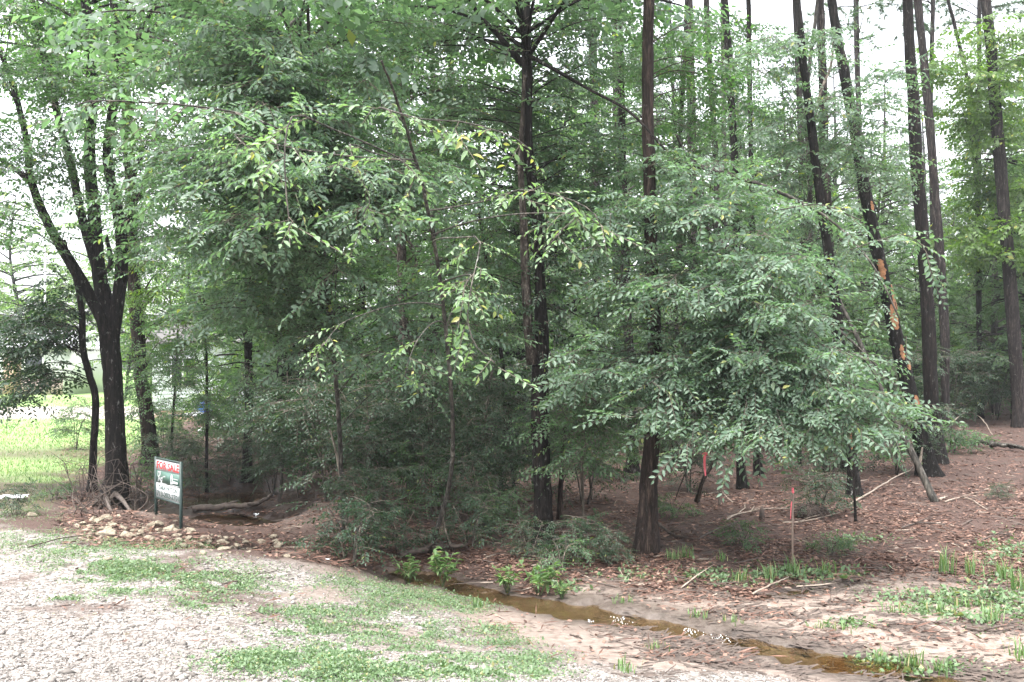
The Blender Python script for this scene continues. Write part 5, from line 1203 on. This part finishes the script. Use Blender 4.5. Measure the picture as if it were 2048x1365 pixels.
stick("pale rotten wood chunk on the bank above the stream", [(1080, 1134, .03), (1110, 1130, .05), (1138, 1122, .05)], .03, 'stick', "log")
stick("long rotten dark log at the thicket's front bank", [(800, 1120, .03), (870, 1108, .06), (935, 1102, .05)], .05, 'stick_dark', "log", forks=2)
stick("small dark twig on the wet sand near the stream", [(1140, 1272, .005), (1155, 1276, .008), (1165, 1280, .004)], .008, 'stick_dark')
stick("dark twig streak on muddy sand below the puddle", [(1650, 1212, .005), (1662, 1200, .03), (1656, 1190, .05)], .007, 'stick_dark')
stick("dark branch half sunk in mud by the grass tufts", [(1930, 1260, .01), (1975, 1268, .02), (2020, 1262, .01)], .014, 'stick_dark', forks=2)
stick("leafless branch lying on litter near the picture edge", [(1960, 1085, .01), (2000, 1075, .04), (2046, 1080, .02)], .012, 'stick_dark', forks=2)

# torn-up root ball
g = np.random.default_rng(14); b = ground(1622, 1035); mb = MB()
v = IV * (1 + g.normal(0, .12, (12, 1))) * [.20, .15, .12] + [0, 0, .08]; mb.add(v, IF)
for k in range(170):
    o0 = unit(g.normal(0, 1, 3)) * [.17, .13, .10] + [0, 0, .09]; d_ = unit(o0 - [0, 0, .05] + g.normal(0, .08, 3)) * g.uniform(.06, .17); d_[2] = abs(d_[2]) * .5 - .01
    mb.tube(np.array([o0, o0 + d_ * .5 + g.normal(0, .015, 3), o0 + d_ - [0, 0, .03]]), [.006, .005, .002], 4, cap=False)
tag(mb.obj("root_ball", M['stick_dark'], None, False, None), "dark fibrous torn-up root ball on the needle floor behind the stake", "roots").location = b
# small stumps
g = np.random.default_rng(15)
b = ground(1523, 1040); mb = MB(); mb.tube(np.array([b - [0, 0, .03], b + [.01, 0, .08], b + [.0, 0, .15], b + [.015, 0, .2]]), [.05, .035, .03, .008], 8, rough=.2, rng=g)
tag(mb.obj("stump", M['stick_dark'], None, False, b), "little black splintered stump before the root ball", "stump")
# white beads standing in for glints of sky on the stream
mglint = noise_mat("foam", (.75, .75, .75), (.85, .85, .85), 20, .15, .1)
for k, (px_, py_, w, lab) in enumerate([(1240, 1240, 26, "white bubbles clustered on the stream where it widens"), (1380, 1264, 26, "white bubbles on the stream's middle reach"), (1440, 1278, 28, "last white bubble cluster down the stream"), (1180, 1243, 8, "tiny bubble fleck on the stream")]):
    d = CAMZ * F / (py_ - HZ); c = np.array([(px_ - 1024) / F * d, d, .002]); mb = MB(); g = np.random.default_rng(200 + k)
    for j in range(int(w * 1.2)):
        r_ = g.uniform(.002, .0065); p = np.array([g.normal(0, w / 2.6 / F * d), g.normal(0, .07 * w / 26), 0]); mb.add(IV * r_ + p, IF)
    tag(mb.obj("foam", mglint, None, True), lab, "foam").location = c
# ---------------------------------------------------------------- things people put there
def plain(name, col, rough=.5, spec=.5, metal=0.0):
    return noise_mat(name, tuple(c * .93 for c in col), tuple(min(1, c * 1.05) for c in col), 6.0, rough, .04, spec, metal)
M['sign_white'] = plain("sign_white", (.50, .50, .51), .5); M['sign_green'] = plain("sign_green", (.055, .120, .095), .4); M['sign_red'] = plain("sign_red", (.42, .018, .022), .5)
M['sign_frame'] = plain("sign_frame", (.020, .040, .036), .45); M['sign_ink'] = plain("sign_ink", (.03, .07, .058), .5); M['pink'] = plain("pink", (.85, .16, .20), .4)
M['siding'] = plain("siding", (.66, .69, .76), .6); M['skirt'] = noise_mat("skirt", (.32, .22, .16), (.46, .33, .25), 8, .8); M['roof_pale'] = plain("roof_pale", (.55, .56, .60), .5); M['dark_roof'] = plain("dark_roof", (.09, .085, .085), .8)
M['glass_dark'] = plain("glass_dark", (.03, .035, .045), .08); M['steel'] = plain("steel", (.22, .16, .13), .6, .5, .1); M['tarp'] = plain("tarp", (.04, .16, .55), .45); M['black_bag'] = plain("black_bag", (.02, .025, .03), .35)
M['white_paint'] = plain("white_paint", (.78, .78, .80), .4); M['rubber'] = plain("rubber", (.025, .025, .025), .7); M['brick_pale'] = noise_mat("brick_pale", (.34, .26, .23), (.46, .38, .35), 6, .85)
M['plastic'] = plain("plastic", (.75, .78, .82), .3)

# -- for sale sign: two posts, a frame and three boards, printing on top
pl = at(312, 918, 13.5); pr = at(362, 928, 12.8)
ztop = 1.11; L2 = np.array([pl[0], pl[1]]); R2 = np.array([pr[0], pr[1]]); ax = (R2 - L2); SW = float(np.linalg.norm(ax)); ax /= SW
yaw = math.atan2(ax[1], ax[0]); zl, zr = gz(*L2), gz(*R2); z0 = min(zl, zr)
sign = thing("for_sale_sign", "white and green for sale sign on two dark posts among the stones", "sign", (L2[0], L2[1], z0)); sign.rotation_euler = (0, 0, yaw)
# local axes: x along the board, -y toward the viewer side, z up
zt = ztop - z0; zb = zt - .535
for xx, zg_ in ((0.0, zl - z0), (SW, zr - z0)):
    mb = MB(); mb.box((xx, 0, (zt + .03 + zg_ - .25) / 2), (.034, .034, zt + .03 - zg_ + .25)); mb.obj("post", M['sign_frame'], sign)
for zz in (zt + .012, zb - .012):
    MB().box((SW / 2, 0, zz), (SW - .036, .024, .024)).obj("rail", M['sign_frame'], sign)
h1, h2, h3 = .150, .180, .202
zc = zt - .002
bd = []
for nm, h, mt in (("for_sale_board", h1, 'sign_white'), ("logo_board", h2, 'sign_green'), ("contact_board", h3, 'sign_white')):
    bd.append((MB().box((SW / 2, 0, zc - h / 2), (SW - .038, .010, h - .003)).obj(nm, M[mt], sign), zc - h / 2)); zc -= h
def lettering(txt, size, xc, zc_, mat, parent, name="lettering", bold=.0, width=None):
    cu = bpy.data.curves.new("lettering", 'FONT'); cu.body = txt; cu.size = size; cu.align_x = 'CENTER'; cu.align_y = 'CENTER'; cu.extrude = .0012; cu.offset = bold; cu.resolution_u = 3
    tmp = bpy.data.objects.new("lettering", cu); COL.objects.link(tmp)
    bpy.context.view_layer.update()
    me = bpy.data.meshes.new_from_object(tmp.evaluated_get(bpy.context.evaluated_depsgraph_get()))
    bpy.data.objects.remove(tmp); bpy.data.curves.remove(cu)
    co = np.zeros(len(me.vertices) * 3); me.vertices.foreach_get("co", co); co = co.reshape(-1, 3)
    w = co[:, 0].max() - co[:, 0].min(); sx = (width / w) if width else 1
    V_ = np.stack([xc + (co[:, 0] - (co[:, 0].max() + co[:, 0].min()) / 2) * sx, -.0066 - co[:, 2], zc_ + co[:, 1] - (co[:, 1].max() + co[:, 1].min()) / 2], 1)
    me.vertices.foreach_set("co", V_.ravel()); me.materials.clear(); me.materials.append(M[mat]); me.name = name; me.update()
    return link(name, me, parent)
lettering("FOR SALE", .145, SW / 2, bd[0][1], 'sign_red', bd[0][0], bold=.003, width=SW * .88)
lettering("TARA PATTON", .085, SW / 2, bd[2][1] + .047, 'sign_ink', bd[2][0], bold=.001, width=SW * .74)
lettering("713-202-2701", .100, SW / 2, bd[2][1] - .045, 'sign_ink', bd[2][0], bold=.0015, width=SW * .88)
def stroke(pts, w, parent, name, mat='sign_white', lift=.0):
    P = spline(np.array(pts, float), 26); T = np.gradient(P, axis=0); T /= np.linalg.norm(T, axis=1)[:, None] + 1e-9; nn = np.stack([-T[:, 1], T[:, 0]], 1) * w / 2
    a, b_ = P - nn, P + nn; V_ = np.concatenate([np.column_stack([q[:, 0], np.full(26, -.0072 - lift), q[:, 1]]) for q in (a, b_)]); i = np.arange(25)
    return MB().add(V_, np.stack([i, i + 1, i + 27, i + 26], 1)).obj(name, M[mat], parent)
lb, lz = bd[1]; u = SW / .92
# a script monogram: looped capital, ampersand-like tail, small flourish
stroke([(.10 * u, lz - 0.0731), (.13 * u, lz - 0.0172), (.15 * u, lz + 0.0430), (.13 * u, lz + 0.0705), (.095 * u, lz + 0.0602), (.085 * u, lz + 0.0258), (.11 * u, lz + 0.0000), (.16 * u, lz + 0.0172), (.20 * u, lz + 0.0516), (.185 * u, lz + 0.0731), (.15 * u, lz + 0.0602)], .014, lb, "monogram")
stroke([(.13 * u, lz + 0.0000), (.17 * u, lz - 0.0344), (.22 * u, lz - 0.0559), (.255 * u, lz - 0.0430), (.25 * u, lz - 0.0172), (.22 * u, lz - 0.0086), (.20 * u, lz - 0.0258), (.21 * u, lz - 0.0602), (.25 * u, lz - 0.0757)], .014, lb, "monogram", lift=.0006)
stroke([(.25 * u, lz - 0.0172), (.29 * u, lz + 0.0103), (.33 * u, lz + 0.0189), (.37 * u, lz + 0.0172)], .010, lb, "monogram", lift=.0003)
stroke([(.17 * u, lz - 0.0808), (.28 * u, lz - 0.0791), (.42 * u, lz - 0.0808)], .007, lb, "monogram", lift=.0009)
def flat(poly, name, mat='sign_white', lift=0.0):
    V_ = np.array([[x_, -.0072 - lift, z_] for x_, z_ in poly]); return MB().add(V_, np.array([list(range(len(poly)))])).obj(name, M[mat], lb)
hx = .56 * u
flat([(hx, lz - 0.0602), (hx + .085, lz - 0.0602), (hx + .085, lz + 0.0473), (hx + .06, lz + 0.0757), (hx + .02, lz + 0.0645), (hx, lz + 0.0258)], "emblem")
flat([(hx + .03, lz - 0.0430), (hx + .055, lz - 0.0430), (hx + .055, lz + 0.0172), (hx + .03, lz + 0.0172)], "emblem", 'sign_green', .0006)
flat([(hx + .10, lz + 0.0103), (hx + .27, lz + 0.0103), (hx + .27, lz + 0.0206), (hx + .10, lz + 0.0206)], "emblem")
flat([(hx + .10, lz - 0.0473), (hx + .26, lz - 0.0473), (hx + .26, lz - 0.0155), (hx + .10, lz - 0.0155)], "emblem")
flat([(hx - .01, lz - 0.0791), (hx + .30, lz - 0.0791), (hx + .30, lz - 0.0705), (hx - .01, lz - 0.0705)], "emblem")

# -- survey stake with pink top and ribbon
b = ground(1585, 1141); tp = at(1585, 976, b[1]); st = thing("survey_stake", "thin rusty survey stake with pink painted top and ribbon", "stake", b)
hh = tp[2] - b[2]
MB().tube(np.array([[0, 0, -.2], [.0, 0, hh * .5], [.004, 0, hh - .05]]), .0115, 8).obj("post", M['steel'], st, True)
MB().tube(np.array([[.004, 0, hh - .052], [.004, 0, hh - .02], [.004, 0, hh]]), [.0125, .0132, .012], 8).obj("painted_top", M['pink'], st, True)
MB().add(IV * [.017, .017, .016] + [.004, -.006, hh - .05], IF).obj("knot", M['pink'], st, True)
def ribbon(P, w, name, parent, twist=.9):
    P = spline(np.array(P, float), 14); a = np.linspace(0, twist, 14); W = np.stack([np.cos(a), np.sin(a) * .5, 0 * a], 1) * w / 2
    V_ = np.concatenate([P - W, P + W]); V2 = V_ + [0, .0012, 0]; i = np.arange(13)
    mb = MB().add(V_, np.stack([i, i + 1, i + 15, i + 14], 1)); mb.add(V2, np.stack([i + 14, i + 15, i + 1, i], 1)); return mb.obj(name, M['pink'], parent)
ribbon([(-.014, -.014, hh - .16), (-.020, -.015, hh - .22), (-.024, -.015, hh - .29), (-.026, -.015, hh - .36)], .011, "ribbon", st)

# -- pink ribbon tied on a twig of the thicket
d_ = 12.6; p = at(1411, 908, d_); rb = thing("flagging_ribbon", "bright pink flagging ribbon hanging from a twig under the elm", "ribbon", p)
MB().add(IV * [.036, .03, .030], IF).obj("knot", M['pink'], rb, True)
for s_ in (-1, 1): ribbon([(0, -.02, 0), (s_ * .03, -.03, .02), (s_ * .045, -.03, -.005), (s_ * .02, -.02, -.02)], .02, "loop", rb, 1.4)
ribbon([(-.012, -.02, -.01), (-.018, -.025, -.10), (-.012, -.02, -.20), (-.004, -.022, -.29)], .034, "tail", rb, .8)
P = spline(np.array([ground(1350, 1000) + [0, 0, 0], at(1375, 940, d_ + .1), at(1411, 910, d_ + .02), at(1440, 895, d_ - .1), at(1475, 870, d_ - .2)]), 16)
tag(MB().tube(P, np.linspace(.009, .004, 16), 6).obj("sapling", M['bark_grey'], None, True, P[0]), "slender grey twig stem carrying the pink ribbon", "sapling")
P = spline(np.array([ground(1395, 1006), at(1408, 960, 13.4), at(1425, 925, 13.0), at(1440, 900, 12.8), at(1452, 860, 12.6)]), 16)
tag(MB().tube(P, np.linspace(.016, .008, 16), 7).obj("dead_branch", M['bark_pale'], None, True, P[0]), "bare pale branch slanting from the floor beside the pink ribbon", "branch")

# -- white house with lap siding, seen in scraps through the leaves
hd = 37.0; hb = at(400, 850, hd); hz = gz(hb[0], hd) ; x0 = (305 - 1024) / F * hd; x1 = (640 - 1024) / F * hd; W_ = x1 - x0
house = thing("house", "white house with horizontal siding above a tan base behind the trees", "house", (x0, hd, hz))
sk = .42; wh = 2.7
mb = MB()
for k in range(18):
    za, zb_ = sk + k * .15, sk + (k + 1) * .15
    mb.add([[0, -.022, za], [W_, -.022, za], [W_, 0, zb_], [0, 0, zb_], [0, 0, za], [W_, 0, za]], [np.array([[0, 1, 2, 3], [4, 5, 1, 0]])])
mb.obj("siding", M['siding'], house)
MB().box((W_ / 2, 3.02, sk + wh / 2), (W_, 6, wh)).obj("wall", M['siding'], house)
MB().box((W_ / 2, 3.05, sk / 2 - .2), (W_ - .1, 5.9, sk + .39)).obj("foundation", M['skirt'], house)
MB().add([[-.3, -.4, sk + wh], [W_ + .3, -.4, sk + wh], [W_ + .3, 3.0, sk + wh + 1.3], [-.3, 3.0, sk + wh + 1.3], [-.3, 6.4, sk + wh], [W_ + .3, 6.4, sk + wh], [-.3, -.4, sk + wh - .12], [W_ + .3, -.4, sk + wh - .12]],
         [np.array([[0, 1, 2, 3], [3, 2, 5, 4], [6, 7, 1, 0]]), np.array([[0, 3, 4], [1, 5, 2]])]).obj("roof", M['dark_roof'], house)
for wx in (1.2, 4.4):
    w_ = MB().box((wx, -.045, sk + 1.5), (.95, .05, 1.2)).obj("window", M['white_paint'], house)
    for sx in (-.23, .23): MB().box((wx + sx, -.075, sk + 1.5), (.38, .02, 1.05)).obj("pane", M['glass_dark'], w_)
# second house across the lawn
hd2 = 52.0; xb0 = (-190 - 1024) / F * hd2; xb1 = (128 - 1024) / F * hd2; W2 = xb1 - xb0; hz2 = gz((xb0 + xb1) / 2, hd2)
h2_ = thing("house", "pale house with low grey roof across the lawn by the picture edge", "house", (xb0, hd2, hz2))
MB().box((W2 / 2, 3, 1.3), (W2, 6, 2.8)).obj("wall", M['white_paint'], h2_)
MB().add([[-.4, -.5, 2.55], [W2 + .4, -.5, 2.55], [W2 + .4, 3, 3.6], [-.4, 3, 3.6], [-.4, 6.5, 2.55], [W2 + .4, 6.5, 2.55]], [np.array([[0, 1, 2, 3], [3, 2, 5, 4]]), np.array([[0, 3, 4], [1, 5, 2]])]).obj("roof", M['roof_pale'], h2_)
MB().box((W2 / 2, -.03, .35), (W2 - .1, .05, 1.0)).obj("brick_base", M['brick_pale'], h2_)
for wx in (W2 - 1.6, W2 - 4.2):
    w_ = MB().box((wx, -.06, 1.65), (1.1, .08, 1.1)).obj("window", M['white_paint'], h2_); MB().box((wx, -.11, 1.65), (.9, .02, .9)).obj("pane", M['glass_dark'], w_)
MB().box((W2 - 2.8, -.06, 1.05), (.95, .06, 2.1)).obj("door", M['skirt'], h2_)
# flatbed trailer by the house with bundles on it
td = 33.0; tx = (438 - 1024) / F * td; tz = gz(tx, td); tr_ = thing("trailer", "white flatbed trailer parked before the siding house", "trailer", (tx, td, tz))
MB().box((0, 0, .52), (2.1, 1.2, .10)).obj("bed", M['white_paint'], tr_)
MB().box((-1.45, 0, .47), (.85, .08, .08)).obj("tongue", M['rubber'], tr_)
for yy in (-.66, .66):
    w_ = MB().tube(np.array([[.1, yy - .08, .28], [.1, yy + .08, .28]]), .28, 20).obj("wheel", M['rubber'], tr_); MB().tube(np.array([[.1, yy - .085, .28], [.1, yy + .085, .28]]), .15, 14).obj("rim", M['white_paint'], w_)
def bundle(name, label, cat, c, s_, mat, seed):
    g = np.random.default_rng(seed); v = IV * (1 + g.normal(0, .13, (12, 1))); v[:, 2] = np.maximum(v[:, 2], -.7)
    o = MB().add(v * s_, IF).obj(name, M[mat]); o.location = c; tag(o, label, cat)
    md = o.modifiers.new("round", 'SUBSURF'); md.levels = md.render_levels = 2
bundle("tarp_bundle", "crumpled blue tarp bundle on the white trailer", "tarp", (tx - .45, td - .1, tz + .57 + .20), (.36, .34, .30), 'tarp', 1)
bundle("trash_bag", "black plastic bag beside the blue tarp on the trailer", "bag", (tx + .35, td - .1, tz + .57 + .19), (.38, .34, .27), 'black_bag', 2)
bundle("sack", "white sack at the end of the trailer bed", "sack", (tx + .88, td - .2, tz + .57 + .12), (.18, .22, .17), 'white_paint', 3)
b = ground(405, 868); bundle("bucket_sack", "white sack on the ground by the trailer wheel", "sack", (b[0], b[1], b[2] + .1), (.16, .16, .15), 'white_paint', 4)
# lamp pole beyond the lawn
d_ = 46.0; px_ = 90; b = np.array([(px_ - 1024) / F * d_, d_, 0]); b[2] = gz(b[0], d_); tp = at(px_, 492, d_)
lp = thing("lamp_pole", "pale slim lamp pole among trees beyond the lawn", "lamp", b); h_ = tp[2] - b[2]
MB().tube(np.array([[0, 0, -.2], [0, 0, h_ * .5], [0, 0, h_]]), [.05, .045, .04], 10).obj("pole", M['roof_pale'], lp, True)
MB().box((.0, 0, h_ + .05), (.55, .2, .12)).obj("lamp_head", M['white_paint'], lp)
# scraps of litter
b = ground(30, 998); g = np.random.default_rng(3)
def scrap(px_, py_, s_, label, seed, h=.06):
    g = np.random.default_rng(seed); n_ = 7; xx, yy = np.meshgrid(np.linspace(-1, 1, n_), np.linspace(-1, 1, n_)); zz = g.uniform(0, 1, xx.shape)
    V_ = np.stack([xx.ravel() * s_ + g.normal(0, s_ * .08, n_ * n_), yy.ravel() * s_ * .5, zz.ravel() * h], 1); i = (np.arange(n_ - 1)[:, None] * n_ + np.arange(n_ - 1)[None]).ravel()
    b = ground(px_, py_); o = MB().add(V_, np.stack([i, i + 1, i + n_ + 1, i + n_], 1)).obj("plastic_sheet", M['plastic'], None, False); o.location = b + [0, 0, .01]; tag(o, label, "litter")
scrap(26, 998, .22, "crumpled pale plastic sheet on the lawn's near edge", 3); scrap(512, 1034, .05, "white plastic scrap at the ditch pool's sandy edge", 4); scrap(655, 1122, .03, "tiny white scrap on the ditch edge", 5, .02)
b = ground(619, 925); o = MB().add(IV * [.10, .09, .085] + [0, 0, .08], IF).obj("plastic_jug", M['white_paint'], None, True); o.location = b; tag(o, "small white plastic jug in the shade beyond the sandy bank", "litter")
# ---------------------------------------------------------------- added scattering volume: stands in for lens veil, pales far trees
m, nd, lk = newmat("veil_haze")
pv = N(nd, "ShaderNodeVolumePrincipled"); pv.inputs["Color"].default_value = (.92, .95, 1.0, 1); pv.inputs["Density"].default_value = .0008; pv.inputs["Anisotropy"].default_value = .35
o_ = N(nd, "ShaderNodeOutputMaterial"); lk.new(pv.outputs[0], o_.inputs["Volume"])
tag(MB().box((0, 65, 12.5), (260, 200, 31)).obj("veil_haze", m), "thin pale humid haze among the trees", None, kind="stuff")
